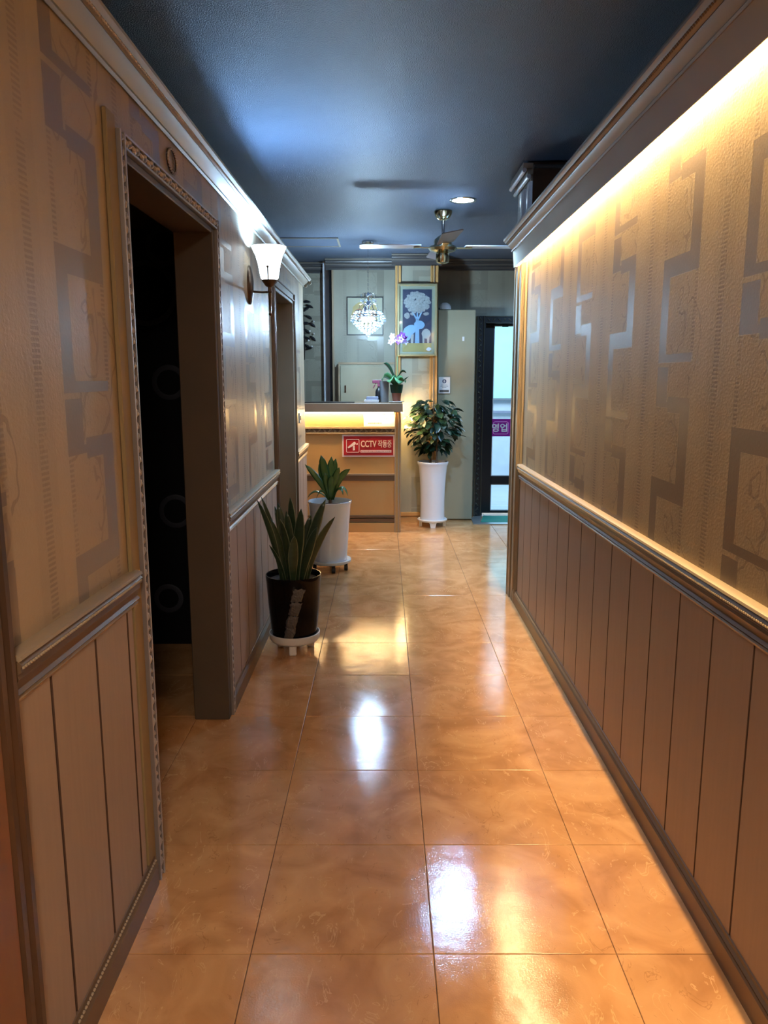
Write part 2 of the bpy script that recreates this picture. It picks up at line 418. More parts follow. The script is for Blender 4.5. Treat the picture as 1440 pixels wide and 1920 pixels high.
# ------------------------------------------------------------------ floor
fl = MB().box(-3, 3, -1.6, 8.05, -.06, -.0035).build('floor', 'slab')
tag(fl, 'glossy orange-tan marbled square floor tiles of the corridor', 'floor', kind=STR)
T = .45
def tile_mesh():
    b = MB(); g = .0010; h = T / 2 - g; e = .0013; z = .0008
    o = [(-h, -h), (h, -h), (h, h), (-h, h)]; i = [(-h + e, -h + e), (h - e, -h + e), (h - e, h - e), (-h + e, h - e)]
    vs = [(x, y, -.0036) for x, y in o] + [(x, y, -z) for x, y in o] + [(x, y, 0) for x, y in i]
    fs = [(k, (k + 1) % 4, 4 + (k + 1) % 4, 4 + k) for k in range(4)] + [(4 + k, 4 + (k + 1) % 4, 8 + (k + 1) % 4, 8 + k) for k in range(4)] + [(8, 9, 10, 11)]
    b.add(vs, fs); o = b.build('floor_tile', 'floor_tile'); me = o.data; bpy.data.objects.remove(o); return me
tm = tile_mesh()
for i in range(-4, 4):
    for j in range(-4, 15):
        link('floor_tile', tm, fl, ((.122 + .45 * i + .225), 1.235 + .45 * j + .225 , 0))

# ------------------------------------------------------------------ outer shell
cl = MB().box(-3.2, 3.2, -1.8, 8.3, CEIL, CEIL + .1).build('ceiling', 'ceiling')
tag(cl, 'dark charcoal textured ceiling with a bluish sheen', 'ceiling', kind=STR)
sh = MB().box(-3.2, -3, -1.8, 8.3, -.06, CEIL).box(3, 3.2, -1.8, 8.3, -.06, CEIL).box(-3, 3, -1.8, -1.6, -.06, CEIL).build('wall_outer', 'jamb')
tag(sh, 'dark outer walls closing the unlit rooms behind the partitions', 'wall', kind=STR)

# ------------------------------------------------------------------ left wall with two doorways
TH = .13
W = MB()
TOP = 2.125
for y0, y1, z0, z1 in [(-1.6, 2.0, 0, TOP), (2.0, 3.045, 1.942, TOP), (3.045, 4.6, 0, TOP), (4.6, 5.6, 1.915, TOP), (5.6, 6.4, 0, TOP)]:
    W.box(LX - TH, LX, y0, y1, z0, z1)
wl = W.build('wall_left', 'paper_left')
tag(wl, 'left partition wall with patterned tan wallpaper above boarded wainscot', 'wall', kind=STR)
wr = MB().box(RX, RX + .12, -1.6, 4.86, 0, 2.19).build('wall_right', 'paper_right')
tag(wr, 'right partition wall with block-patterned wallpaper under a warm light strip', 'wall', kind=STR)

def boards(parent, face, side, y0, y1, ys, z1a, mat, g=.0026):
    """tongue and groove boards, one object each; side=+1 when they face +X"""
    edges = [y0] + [y for y in ys if y0 + .02 < y < y1 - .02] + [y1]
    for a, b in zip(edges[:-1], edges[1:]):
        p = MB(); t = .009; c = .0015
        xa, xb = face, face + side * t
        pr = [(a + g, xa), (a + g, xb - side * c), (a + g + c, xb), (b - g - c, xb), (b - g, xb - side * c), (b - g, xa)]
        p.prism(pr, lambda y, x: (x, y, .06), lambda y, x: (x, y, z1a))
        p.mi = [1, 1, 0, 1, 1, 0, 0, 0]
        p.build('wainscot_board', [mat, 'groove'], parent)
boards(wl, LX, 1, 1.26, 1.90, [1.41, 1.642, 1.855], .86, 'board_left', g=.0042)
boards(wl, LX, 1, 3.09, 4.57, [3.09 + .215 * i for i in range(1, 8)], .80, 'board_left')
boards(wl, LX, 1, 5.66, 6.39, [5.66 + .215 * i for i in range(1, 4)], .80, 'board_left')
boards(wr, RX, -1, .6, 4.62, [1.636 - .215 * i for i in range(4, 0, -1)] + [1.636 + .2165 * i for i in range(0, 14)], .86, 'board')

def run(name, prof, face, side, y0, y1, mat, z0=0, dz0=0., dz1=0., parent=None, smooth=30):
    """moulding: profile (out from the wall, height) swept along the wall"""
    b = MB().prism(prof, lambda a, z: (face + side * a, y0, z + z0 + dz0), lambda a, z: (face + side * a, y1, z + z0 + dz1))
    return b.build(name, mat, parent, smooth=smooth)
def beads(name, face, side, y0, y1, a, z, step, r, mat, parent, dz0=0., dz1=0., nrm=None):
    b = MB(); n = int((y1 - y0) / step)
    nrm = nrm or (side * .8, 0, -.6)
    for i in range(n):
        y = y0 + (i + .5) * step; f = (y - y0) / (y1 - y0)
        zz = z + dz0 + (dz1 - dz0) * f
        tx = Vector(nrm); u = Vector((0, 1, 0)); vv = tx.cross(u)
        b.dome((face + side * a, y, zz), u * step * .46, vv * r, tx * r * .9, n=5)
    return b.build(name, mat, parent, smooth=60, kind='stuff')

BASE = [(0, 0), (.022, 0), (.022, .062), (.017, .068), (.020, .074), (.014, .080), (.012, .088), (0, .090)]
bl = thing('baseboard_left', 'brown moulded skirting along the foot of the left wall', 'baseboard', kind=STR)
for a, b_ in [(1.26, 1.95), (3.06, 4.59), (5.62, 6.40)]:
    run('skirting_strip', BASE, LX, 1, a, b_, 'trim', parent=bl)
beads('beading', LX, 1, 1.26, 1.95, .018, .080, .012, .0035, 'trim_light', bl, nrm=(.8, 0, .6))
br = thing('baseboard_right', 'brown moulded skirting along the foot of the right wall', 'baseboard', kind=STR)
run('skirting_strip', BASE, RX, -1, -.5, 4.86, 'trim', parent=br)

RAIL = [(0, 0), (.008, .001), (.012, .010), (.020, .014), (.013, .020), (.017, .034), (.022, .042), (.020, .050), (.028, .056), (.026, .062), (.030, .068), (.022, .076), (0, .078)]
def rail(n, face, side, y0, y1, z, dz0, dz1, label, bead=True, light='trim_light'):
    t = thing('trim_%d' % n, label, 'moulding', kind=STR)
    run('rail_moulding', RAIL, face, side, y0, y1, 'trim', z0=z, dz0=dz0, dz1=dz1, parent=t)
    top = [(.0, .076), (.024, .074), (.030, .078), (.028, .084), (.018, .088), (0, .088)]
    run('top_bead', top, face, side, y0, y1, light, z0=z, dz0=dz0, dz1=dz1, parent=t)
    low = [(.006, -.003), (.012, -.004), (.015, .002), (.011, .006)]
    run('lower_bead', low, face, side, y0, y1, light, z0=z, dz0=dz0, dz1=dz1, parent=t)
    if bead: beads('beading', face, side, y0, y1, .029, z + .064, .010, .0038, light, t, dz0, dz1, nrm=(side, 0, .2))
rail(1, LX, 1, 1.26, 1.93, .82, .022, .002, 'moulded chair rail on the near left wall section')
rail(2, LX, 1, 3.085, 4.60, .765, 0, 0, 'moulded chair rail between the two left doorways', bead=False)
rail(3, LX, 1, 5.66, 6.40, .765, 0, 0, 'short moulded chair rail past the far left doorway', bead=False)
rail(4, RX, -1, 0, 4.64, .795, .038, -.005, 'long moulded chair rail along the right wall')

# left crown
CR = [(0, 0), (.006, -.004), (.012, .002), (.010, .010), (.022, .018), (.036, .030), (.042, .036), (.040, .040), (.050, .044), (.056, .042), (.066, .050), (.068, .056), (.0, .056)]
t = thing('trim_5', 'glossy crown moulding topping the left partition wall', 'moulding', kind=STR)
run('crown_moulding', CR, LX, 1, -.5, 6.42, 'crown_satin', z0=2.105, parent=t)
beads('rope_beading', LX, 1, .9, 6.42, .052, 2.147, .013, .0045, 'pewter', t)
run('inner_crown', [(0, 0), (.05, .02), (.06, .03), (0, .03)], LX - TH, -1, -.5, 6.42, 'trim_dark', z0=2.12, parent=t)
run('cap_board', [(-.06, 2.16), (.19, 2.16), (.19, 2.168), (-.06, 2.168)], LX, -1, -.5, 6.42, 'trim_dark', parent=t)
e = MB()
for (a, z, r) in [(.02, 2.112, .014), (.052, 2.135, .016)]:
    e.tube([(LX + a, 6.415, z), (LX + a, 6.445, z)], r, 10)
e.build('end_knob', 'crown_satin', t, smooth=40)

# right crown with hidden light strip: outward = toward -X
RY0 = -.2
RD = .012 * (4.86 - RY0)
t = thing('trim_6', 'deep crown and light valance along the top of the right wall', 'moulding', kind=STR)
FAS = [(.042, 2.046), (.046, 2.044), (.053, 2.14), (.053, 2.15), (.045, 2.15), (.040, 2.10)]
run('valance_board', FAS, RX, -1, RY0, 4.86, 'fascia', dz0=RD, parent=t)
CRR = [(.050, 2.140), (.057, 2.139), (.060, 2.146), (.056, 2.151), (.064, 2.158), (.078, 2.170), (.082, 2.176), (.080, 2.180), (.088, 2.183), (.095, 2.184), (.100, 2.191), (.108, 2.197), (.109, 2.204), (.0, 2.204), (.0, 2.16), (.045, 2.155)]
run('crown_moulding', CRR, RX, -1, RY0, 4.88, 'crown_tan', dz0=RD, parent=t)
beads('rope_beading', RX, -1, RY0, 4.88, .0955, 2.184, .013, .0042, 'trim', t, dz0=RD, nrm=(-.8, 0, -.6))
MB().prism([(0, 2.046), (.044, 2.046), (.05, 2.15), (0, 2.15)], lambda a, z: (RX - a, 4.84, z), lambda a, z: (RX - a, 4.86, z)).build('end_return', 'fascia', t)
MB().prism([(0, 2.204), (.109, 2.204), (.109, 2.21), (-.13, 2.21), (-.13, 2.204)], lambda a, z: (RX - a, RY0, z + RD), lambda a, z: (RX - a, 4.88, z)).build('cap_board', 'trim_dark', t)
ls = MB().prism([(.012, 2.128), (.030, 2.128), (.030, 2.134), (.012, 2.134)], lambda a, z: (RX - a, RY0, z + RD), lambda a, z: (RX - a, 4.82, z)).build('light_strip', 'glow_led')
tag(ls, 'warm light strip tucked behind the right wall valance', 'light')

# corner post at the far end of the right wall
t = thing('trim_7', 'vertical fluted corner moulding ending the right wall', 'moulding', kind=STR)
sec = [(.94, 4.87), (.94, 4.90), (.80, 4.90), (.795, 4.885), (.800, 4.87), (.805, 4.865), (.800, 4.85), (.800, 4.80), (.808, 4.795), (.812, 4.78), (.806, 4.77), (.806, 4.72), (.814, 4.71), (.806, 4.69), (.806, 4.665), (.818, 4.655), (.818, 4.64), (.83, 4.64), (.83, 4.87)]
MB().prism(sec, lambda x, y: (x, y, 0), lambda x, y: (x, y, 2.046)).build('corner_post', 'post_wood', t)
MB().tube([(.802, 4.785, .09), (.802, 4.785, 2.046)], .006, 8).tube([(.803, 4.67, .09), (.803, 4.67, 2.046)], .005, 8).tube([(.80, 4.87, .09), (.80, 4.87, 2.046)], .006, 8).build('vertical_bead', 'trim_light', t, smooth=60)

# upper cross wall rising behind the right partition
t = thing('wall_upper', 'dark cross wall above the right partition with crown moulding at its end', 'wall', kind=STR)
MB().box(.775, 3, 4.26, 4.66, 2.212, 2.49).build('wall_panel', 'trim_dark', t)
for ya, yb in ((4.27, 4.37), (4.43, 4.64)):
    MB().prism([(.775, ya), (.762, ya + .008), (.755, (ya + yb) / 2), (.762, yb - .008), (.775, yb)], lambda x, y: (x, y, 2.212), lambda x, y: (x, y, 2.40)).build('pilaster_strip', 'glint_satin', t, smooth=60)
for k, (a, z) in enumerate([(.765, 2.40), (.745, 2.43), (.722, 2.46)]):
    MB().box(a, .774, 4.26, 4.66, z, z + .028).build('crown_step', 'crown_satin', t)
for a, z in [(.752, 2.42), (.728, 2.450)]:
    MB().tube([(a, 4.25, z), (a, 4.68, z)], .012, 8).build('crown_roll', 'glint_satin', t, smooth=60)
MB().box(.776, 3, 4.235, 4.259, 2.46, 2.474).build('rear_cornice_line', 'cornice_dark', t)

# ------------------------------------------------------------------ doorways on the left
def carved_run(b, p0, p1, out, across, step=.030):
    """leaf scrolls marching along a frame member"""
    p0 = Vector(p0); p1 = Vector(p1); d = (p1 - p0); L = d.length; d.normalize(); out = Vector(out); ac = Vector(across)
    n = max(1, int(L / step))
    for i in range(n):
        c = p0 + d * (i + .5) * (L / n); s = 1 if i % 2 else -1
        a1 = (d * .8 + ac * .6 * s).normalized(); a2 = out.cross(a1)
        b.dome(c, a1 * step * .50, a2 * .0055, out * .010, n=6)
        b.dome(c + ac * .008 * s, (d * .4 - ac * .9 * s).normalized() * .011, d * .006, out * .009, n=5)
def doorway(n, y0, y1, z, label, carved=True, depth=TH, fw=.038, jm='jamb', near_plank=True):
    t = thing('door_%d' % n, label, 'doorway', kind=STR)
    x0 = LX - depth - .002; x1 = LX + .012
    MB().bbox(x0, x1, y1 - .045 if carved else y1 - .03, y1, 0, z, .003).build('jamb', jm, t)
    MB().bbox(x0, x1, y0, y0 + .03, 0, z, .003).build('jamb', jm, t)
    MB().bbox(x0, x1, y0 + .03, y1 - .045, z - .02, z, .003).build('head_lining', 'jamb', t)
    mt = 'pewter' if carved else 'trim'
    def member(p, q, nm):
        (ya, za), (yb, zb) = p, q
        m = MB()
        m.box(LX + .001, LX + .014, ya, yb, za, zb)
        if zb - za > yb - ya:
            m.box(LX + .014, LX + .022, ya, ya + .007, za, zb); m.box(LX + .014, LX + .022, yb - .007, yb, za, zb)
        else:
            m.box(LX + .014, LX + .022, ya, yb, za, za + .007); m.box(LX + .014, LX + .022, ya, yb, zb - .007, zb)
        o = m.build(nm, 'pewter_dark' if carved else 'trim', t)
        if carved:
            c = MB()
            if zb - za > yb - ya: carved_run(c, (LX + .015, (ya + yb) / 2, za), (LX + .015, (ya + yb) / 2, zb), (1, 0, 0), (0, 1, 0))
            else: carved_run(c, (LX + .015, ya, (za + zb) / 2), (LX + .015, yb, (za + zb) / 2), (1, 0, 0), (0, 0, 1))
            c.build('leaf_carving', 'pewter', o, smooth=60, kind='stuff')
            e = MB()
            if zb - za > yb - ya: e.box(LX + .022, LX + .0235, ya + .001, ya + .006, za, zb).box(LX + .022, LX + .0235, yb - .006, yb - .001, za, zb)
            else: e.box(LX + .022, LX + .0235, ya, yb, za + .001, za + .006).box(LX + .022, LX + .0235, ya, yb, zb - .006, zb - .001)
            e.build('edge_fillet', 'pewter', o)
    member((y0 - fw, 0), (y0, z + fw), 'casing')
    member((y1, 0), (y1 + fw, z + fw), 'casing')
    member((y0, z), (y1, z + fw), 'casing')
    if near_plank: MB().bbox(LX + .001, LX + .012, y0 - fw - .062, y0 - fw - .001, 0, z + fw + .03, .002).build('side_plank', 'ochre', t)
    return t
doorway(1, 2.005, 3.045, 1.942, 'near left doorway with carved pewter-toned frame opening to a dark room')
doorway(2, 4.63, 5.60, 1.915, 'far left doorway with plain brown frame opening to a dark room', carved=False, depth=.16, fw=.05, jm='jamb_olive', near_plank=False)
# casing of the doorway nearest the camera
t = thing('door_3', 'dark red-brown door and casing at the left edge, nearest the camera', 'doorway', kind=STR)
MB().prism([(LX, 1.20), (LX + .012, 1.20), (LX + .02, 1.206), (LX + .02, 1.222), (LX + .014, 1.228), (LX + .024, 1.236), (LX + .024, 1.250), (LX + .014, 1.256), (LX, 1.256)], lambda x, y: (x, y, 0), lambda x, y: (x, y, 2.10)).build('casing', 'trim_dark', t)
MB().bbox(LX + .001, LX + .016, .3, 1.198, 0, 2.02, .003).build('door_leaf', 'door_wood', t)

# dark rooms behind
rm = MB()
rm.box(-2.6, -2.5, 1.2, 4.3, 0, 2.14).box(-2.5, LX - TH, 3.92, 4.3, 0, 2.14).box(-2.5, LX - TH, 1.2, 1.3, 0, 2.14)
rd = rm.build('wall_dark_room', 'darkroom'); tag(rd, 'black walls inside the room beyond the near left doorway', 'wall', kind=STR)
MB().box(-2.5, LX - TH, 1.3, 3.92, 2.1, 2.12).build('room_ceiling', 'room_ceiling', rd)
def ring(cx, cz, r, th):
    b = MB(); n = 40; vs = []; fs = []
    for i in range(n):
        a = 2 * pi * i / n
        for rr, y in ((r - th, 3.9195), (r - th, 3.918), (r, 3.917), (r + th * .4, 3.9195)):
            vs.append((cx + rr * cos(a), y, cz + rr * sin(a)))
    for i in range(n):
        k = (i + 1) % n
        for j in range(3): fs.append((i * 4 + j, k * 4 + j, k * 4 + j + 1, i * 4 + j + 1))
    return b.add(vs, fs).build('ring_motif', 'ring_print', rd, smooth=60)
for cx, cz, r in [(-1.067, 2.02, .085), (-1.074, 1.368, .08), (-1.071, .714, .08), (-1.17, 1.80, .15), (-1.40, 1.45, .10), (-1.35, .9, .12), (-1.13, .25, .07)]:
    ring(cx, cz, r, .018)
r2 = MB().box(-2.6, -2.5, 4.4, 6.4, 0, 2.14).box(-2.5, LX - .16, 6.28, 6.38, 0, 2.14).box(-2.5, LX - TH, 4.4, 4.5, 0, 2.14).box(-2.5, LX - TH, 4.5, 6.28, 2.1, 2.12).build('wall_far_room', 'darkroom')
tag(r2, 'black walls inside the room beyond the far left doorway', 'wall', kind=STR)
sk = MB().bbox(-1.05, -.83, 6.24, 6.275, 1.06, 1.16, .004).build('wall_box', 'jamb_olive')
tag(sk, 'small grey box on the wall of the dark room beyond the far left doorway', 'box')

# ------------------------------------------------------------------ far walls
BK = MB().box(-3, -.53, 7.95, 8.05, 0, CEIL).build('wall_back_left', 'paper_back')
tag(BK, 'recessed far wall behind the left wall end, grey-tan wallpaper', 'wall', kind=STR)
bb = MB().box(-.50, .105, 7.70, 8.05, 0, CEIL).build('wall_back', 'paper_back')
tag(bb, 'grey-tan papered wall behind the reception counter', 'wall', kind=STR)
MB().box(-.53, -.50, 7.72, 7.95, 0, CEIL).build('gap_shade', 'darkroom', bb)  # black filler stands for the shade in the gap between the walls
MB().box(-.503, -.485, 7.69, 7.70, 0, 2.42).build('edge_strip', 'trim_light', bb)
col = MB().box(.105, .50, 7.42, 8.05, 0, CEIL).build('wall_pilaster', 'paper_back')
tag(col, 'projecting pilaster wall that carries the tree picture', 'wall', kind=STR)
for xa, xb in ((.105, .155), (.43, .50)):
    q = MB().box(xa, xb, 7.405, 7.42, .10, 2.40)
    q.box(xa, xa + .012, 7.398, 7.405, .10, 2.40).box(xb - .012, xb, 7.398, 7.405, .10, 2.40)
    q.build('pilaster_strip', 'counter_wood', col)
MB().tube([(.13, 7.402, .1), (.13, 7.402, 2.4)], .006).tube([(.465, 7.402, .1), (.465, 7.402, 2.4)], .008).build('pilaster_bead', 'trim_light', col, smooth=60)
MB().box(.105, .50, 7.39, 7.42, 0, .05).box(.105, .50, 7.38, 7.42, .065, .095).box(.105, .50, 7.40, 7.42, .05, .065).build('pilaster_base', 'counter_wood', col)
wd = MB().box(.50, .905, 7.75, 7.85, 0, CEIL).box(.905, 1.95, 7.75, 7.85, 1.972, CEIL).box(1.95, 3, 7.75, 7.85, 0, CEIL).build('wall_entrance', 'paper_door')
tag(wd, 'olive-grey papered wall around the entrance door', 'wall', kind=STR)
MB().box(.87, .905, 7.735, 7.75, 0, .06).box(.87, .905, 7.73, 7.75, .06, .075).box(.87, .905, 7.73, 7.75, .10, .115).build('skirting_strip', 'trim_light', wd)
# cornices
def cornice(n, x0, x1, y, label, ret=None):
    t = thing('trim_%d' % n, label, 'moulding', kind=STR)
    P = [(0, 2.40), (.012, 2.40), (.014, 2.412), (.03, 2.43), (.034, 2.45), (.05, 2.462), (.055, 2.475), (.075, 2.482), (.08, 2.499), (0, 2.499)]
    MB().prism(P, lambda a, z: (x0 - .0, y - a, z), lambda a, z: (x1, y - a, z)).build('cornice', 'cornice_dark', t, smooth=30)
    MB().box(x0, x1, y - .036, y - .030, 2.446, 2.454).box(x0, x1, y - .083, y - .078, 2.484, 2.492).build('cornice_fillet', 'crown_satin', t)
    return t
cornice(8, -3, -.53, 7.95, 'dark cornice over the recessed far left wall')
cornice(9, -.56, .105, 7.70, 'dark cornice over the wall behind the counter')
cornice(10, .07, .53, 7.42, 'dark cornice over the projecting pilaster')
cornice(11, .53, 3, 7.75, 'dark cornice over the entrance wall')

# ------------------------------------------------------------------ entrance door
d = thing('door_4', 'black framed glass entrance door set in a dark carved frame', 'door', kind=STR)
def cf(x0, x1, z0, z1, nm='carved_frame'):
    o = MB().box(x0, x1, 7.70, 7.86, z0, z1).build(nm, 'frame_black', d)
    c = MB()
    v = (z1 - z0) > (x1 - x0)
    if v: carved_run(c, ((x0 + x1) / 2 - .012, 7.70, z0), ((x0 + x1) / 2 - .012, 7.70, z1), (0, -1, 0), (1, 0, 0), step=.05)
    else: carved_run(c, (x0, 7.70, (z0 + z1) / 2), (x1, 7.70, (z0 + z1) / 2), (0, -1, 0), (0, 0, 1), step=.05)
    c.build('leaf_carving', 'frame_carved', o, smooth=60, kind='stuff')
    e = MB()
    if v: e.box(x0, x0 + .008, 7.69, 7.70, z0, z1).box(x1 - .02, x1 - .014, 7.69, 7.70, z0, z1)
    else: e.box(x0, x1, 7.69, 7.70, z1 - .008, z1).box(x0, x1, 7.69, 7.70, z0 + .004, z0 + .010)
    e.build('edge_fillet', 'frame_carved', o)
cf(.905, .99, .0, 1.972); cf(1.87, 1.955, 0, 1.972); cf(.99, 1.87, 1.90, 1.972)
MB().bbox(.992, 1.085, 7.79, 7.83, .02, 1.90, .003).build('stile', 'frame_black', d)
MB().bbox(1.775, 1.868, 7.79, 7.83, .02, 1.90, .003).build('stile', 'frame_black', d)
MB().bbox(1.085, 1.775, 7.79, 7.83, 1.885, 1.90, .002).build('rail', 'frame_black', d)
MB().bbox(1.085, 1.775, 7.79, 7.83, .315, .40, .003).build('rail', 'frame_black', d)
MB().bbox(1.085, 1.775, 7.79, 7.83, .02, .045, .002).build('rail', 'frame_black', d)
MB().box(1.085, 1.775, 7.807, 7.813, .40, 1.885).build('glass_pane', 'glass', d)
MB().box(1.085, 1.775, 7.807, 7.813, .045, .315).build('glass_pane', 'glass', d)
MB().box(1.16, 1.22, 7.782, 7.79, 1.872, 1.884).build('door_closer_clip', 'black', d)
for za, zb in ((.40, 1.885), (.045, .315)):
    MB().box(1.085, 1.093, 7.80, 7.807, za, zb).box(1.765, 1.775, 7.80, 7.807, za, zb).box(1.093, 1.765, 7.80, 7.807, za, za + .008).box(1.093, 1.765, 7.80, 7.807, zb - .008, zb).build('glazing_bead', 'white', d)
sg = thing('door_sign', 'purple sticker sign with white lettering 영업 on the entrance glass', 'sign', (1.085, 7.80, .80))
MB().box(.001, .34, -.002, .002, 0, .175).build('sign_board', 'sign_purple', sg)
def rrect(b, x0, x1, z0, z1, r, th, y0, y1, mi=0):
    pts = []
    for cx, cz, a0 in ((x1 - r, z1 - r, 0), (x0 + r, z1 - r, 90), (x0 + r, z0 + r, 180), (x1 - r, z0 + r, 270)):
        for k in range(5):
            a = radians(a0 + 90 * k / 4); pts.append((cx + r * cos(a), cz + r * sin(a), cos(a), sin(a)))
    n = len(pts); vs = []; fs = []
    for (x, z, c, s_) in pts:
        vs += [(x, y0, z), (x, y1, z), (x - c * th, y1, z - s_ * th), (x - c * th, y0, z - s_ * th)]
    for i in range(n):
        k = (i + 1) % n
        for j in range(4): fs.append((i * 4 + j, k * 4 + j, k * 4 + (j + 1) % 4, i * 4 + (j + 1) % 4))
    b.add(vs, fs, mi); return b
rrect(MB(), -.10 + .11, .165, .022, .150, .02, .006, -.0035, -.002).build('sign_outline', 'sign_pink', sg)
me = text_mesh('영업', .092, .0022, (.155, .085)); me.materials.append(M['white'])
link('sign_lettering', me, sg, (.075, -.0035, .088), (pi / 2, 0, 0))
# mat and threshold
mt = MB().prism([(1.0, 7.69), (.935, 7.345), (1.9, 7.345), (1.9, 7.69)], lambda x, y: (x, y, .001), lambda x, y: (x, y, .010)).build('door_mat', 'mat_green')
tag(mt, 'green mat in front of the glass entrance door', 'mat')
th = MB()
th.prism([(.865, 7.55), (.905, 7.68), (.99, 7.70), (.93, 7.34), (1.95, 7.34), (1.95, 7.26), (.855, 7.26)], lambda x, y: (x, y, .0005), lambda x, y: (x, y, .008))
o = th.build('trim_12', 'aluminium'); tag(o, 'pale metal threshold strip bordering the green mat', 'threshold', kind=STR)
# outer hall
oh = MB().box(-.5, 4, 10.6, 10.7, -.06, 2.6).box(-.6, -.5, 7.86, 10.7, -.06, 2.6).box(4, 4.1, 7.86, 10.7, -.06, 2.6).box(-.6, 4.1, 7.86, 10.7, 2.55, 2.65).build('wall_outer_hall', 'outer_wall')
tag(oh, 'bright white hall seen through the glass entrance door', 'wall', kind=STR)
o = MB().box(-.5, 4, 8.05, 10.6, -.06, -.01).build('floor_outer_hall', 'outer_floor'); tag(o, 'pale floor of the hall beyond the glass door', 'floor', kind=STR)
wn = thing('window_1', 'large cyan daylit window at the end of the outer hall', 'window', (1.6, 10.59, 0), kind=STR)
MB().box(-.6, .9, -.01, 0, 1.10, 2.45).build('window_pane', 'glow_window', wn)
for z in (1.07, .90):
    MB().bbox(-.7, 1.0, -.05, 0, z, z + .035, .004).build('window_ledge', 'grey_vase' if z > 1 else 'book_blue', wn)

# ------------------------------------------------------------------ tall cabinet beside the pilaster
cb = thing('tall_cabinet', 'tall plain olive-beige cabinet between the pilaster and the entrance door', 'cabinet', (.685, 7.55, 0))
MB().bbox(-.175, .18, -.045, .19, .0, 2.015, .004).build('body', 'cabinet', cb)
MB().bbox(-.172, .178, -.065, -.047, .012, 2.01, .003).build('door', 'cabinet', cb)
s_ = MB().bbox(.055, .075, -.071, -.066, 1.725, 1.765, .0015).build('latch_tag', 'white', cb)
hm = thing('round_cap', 'small black and white dome resting on top of the tall cabinet', 'ornament', (.565, 7.55, 2.015))
MB().lathe([(.05, 0), (.048, .02), (.036, .042), (.018, .055), (.001, .058)], n=20).build('dome', 'black', hm, smooth=60)
MB().lathe([(.052, 0), (.060, .004), (.058, .03), (.044, .054), (.022, .066), (.018, .058), (.038, .044), (.050, .02)], (.012, 0, 0), n=20).build('rim', 'white', hm, smooth=60)
pl = thing('notice_plaque', 'small white notice with a round dark emblem on the cabinet edge above the tall plant', 'sign', (.575, 7.478, 1.235))
MB().bbox(-.055, .055, -.006, 0, 0, .155, .002).build('card', 'white', pl)
MB().box(-.045, .045, -.0075, -.006, .012, .035).build('base_band', 'ink', pl)
c = MB()
for i in range(16):
    a0, a1 = 2 * pi * i / 16, 2 * pi * (i + 1) / 16
    c.add([(0, -.0078, .115), (.019 * cos(a0), -.0078, .115 + .019 * sin(a0)), (.019 * cos(a1), -.0078, .115 + .019 * sin(a1))], [(0, 1, 2)])
c.build('emblem', 'paint_navy', pl)
MB().box(-.006, .002, -.0090, -.0078, .103, .126).box(-.010, .012, -.0090, -.0078, .114, .118).build('emblem_mark', 'white', pl)
q = MB()
for i, wdt in enumerate((.03, .036, .02)): q.box(-wdt, wdt, -.0072, -.006, .078 - i * .012, .082 - i * .012)
q.build('small_print', 'grey_vase', pl)

# ------------------------------------------------------------------ reception counter
ct = thing('reception_counter', 'wooden reception counter with lit recess and overhanging top', 'counter', (0, 6.9, 0))
MB().bbox(-1.7, .165, -.075, .42, 1.085, 1.165, .005).build('countertop', 'counter_top', ct)
MB().box(-1.7, .10, .03, .36, .0, 1.085).build('carcass', 'counter_wood', ct)
MB().box(-1.7, .095, .012, .03, .955, 1.083).build('lit_panel', 'counter_panel', ct)
MB().box(-1.7, .095, -.008, .028, .938, .955).build('ledge', 'trim_light', ct)
o = MB().box(-1.7, .095, .006, .028, .905, .936).build('carved_band', 'trim', ct)
c = MB(); carved_run(c, (-1.2, .006, .921), (.095, .006, .921), (0, -1, 0), (0, 0, 1), step=.045); c.build('leaf_carving', 'trim_light', o, smooth=60, kind='stuff')
MB().box(-1.7, .095, -.004, .028, .893, .905).build('bead_strip', 'trim_light', ct)
MB().box(-1.7, .095, .012, .03, .535, .893).build('front_panel', 'counter_wood', ct)
MB().box(-1.7, .095, -.004, .03, .520, .535).build('bead_strip', 'trim_light', ct)
MB().box(-1.7, .095, .006, .03, .47, .520).build('mid_rail', 'trim', ct)
MB().box(-1.7, .095, .012, .03, .155, .47).build('front_panel', 'counter_wood', ct)
MB().box(-1.7, .095, -.004, .03, .135, .155).box(-1.7, .095, .004, .03, .09, .125).build('plinth_moulding', 'trim', ct)
MB().box(-1.7, .095, -.008, .03, 0, .085).build('plinth', 'counter_wood', ct)
MB().bbox(.095, .150, -.01, .42, 0, 1.085, .004).build('end_post', 'counter_wood', ct)
MB().box(.095, .103, -.018, -.01, 0, 1.085).box(.125, .135, -.018, -.01, 0, 1.085).box(.142, .149, -.018, -.01, 0, 1.085).build('post_bead', 'trim_light', ct)
cs = MB().box(-1.6, .085, 6.862, 6.882, 1.076, 1.083).build('counter_light_strip', 'glow_led_counter')
tag(cs, 'warm light strip under the front of the reception countertop', 'light')
cs = MB().box(.152, .162, 6.90, 7.37, 1.076, 1.083).build('counter_light_strip', 'glow_led_side')
tag(cs, 'short warm light strip under the right end of the reception countertop', 'light')
# notice paper in the lit recess
pp = thing('paper_notice', 'white printed paper notice taped in the lit recess of the counter', 'paper', (-.04, 6.905, .958))
MB().box(-.14, .135, -.002, 0, 0, .105).build('sheet', 'paper', pp)
c = MB(); random.seed(3)
x = -.10
while x < .02:
    c.box(x, x + .006, -.003, -.002, .022, .034); x += .011
for x in (.045, .058, .071): c.box(x, x + .007, -.003, -.002, .062, .071)
c.build('print', 'ink', pp, kind='stuff')
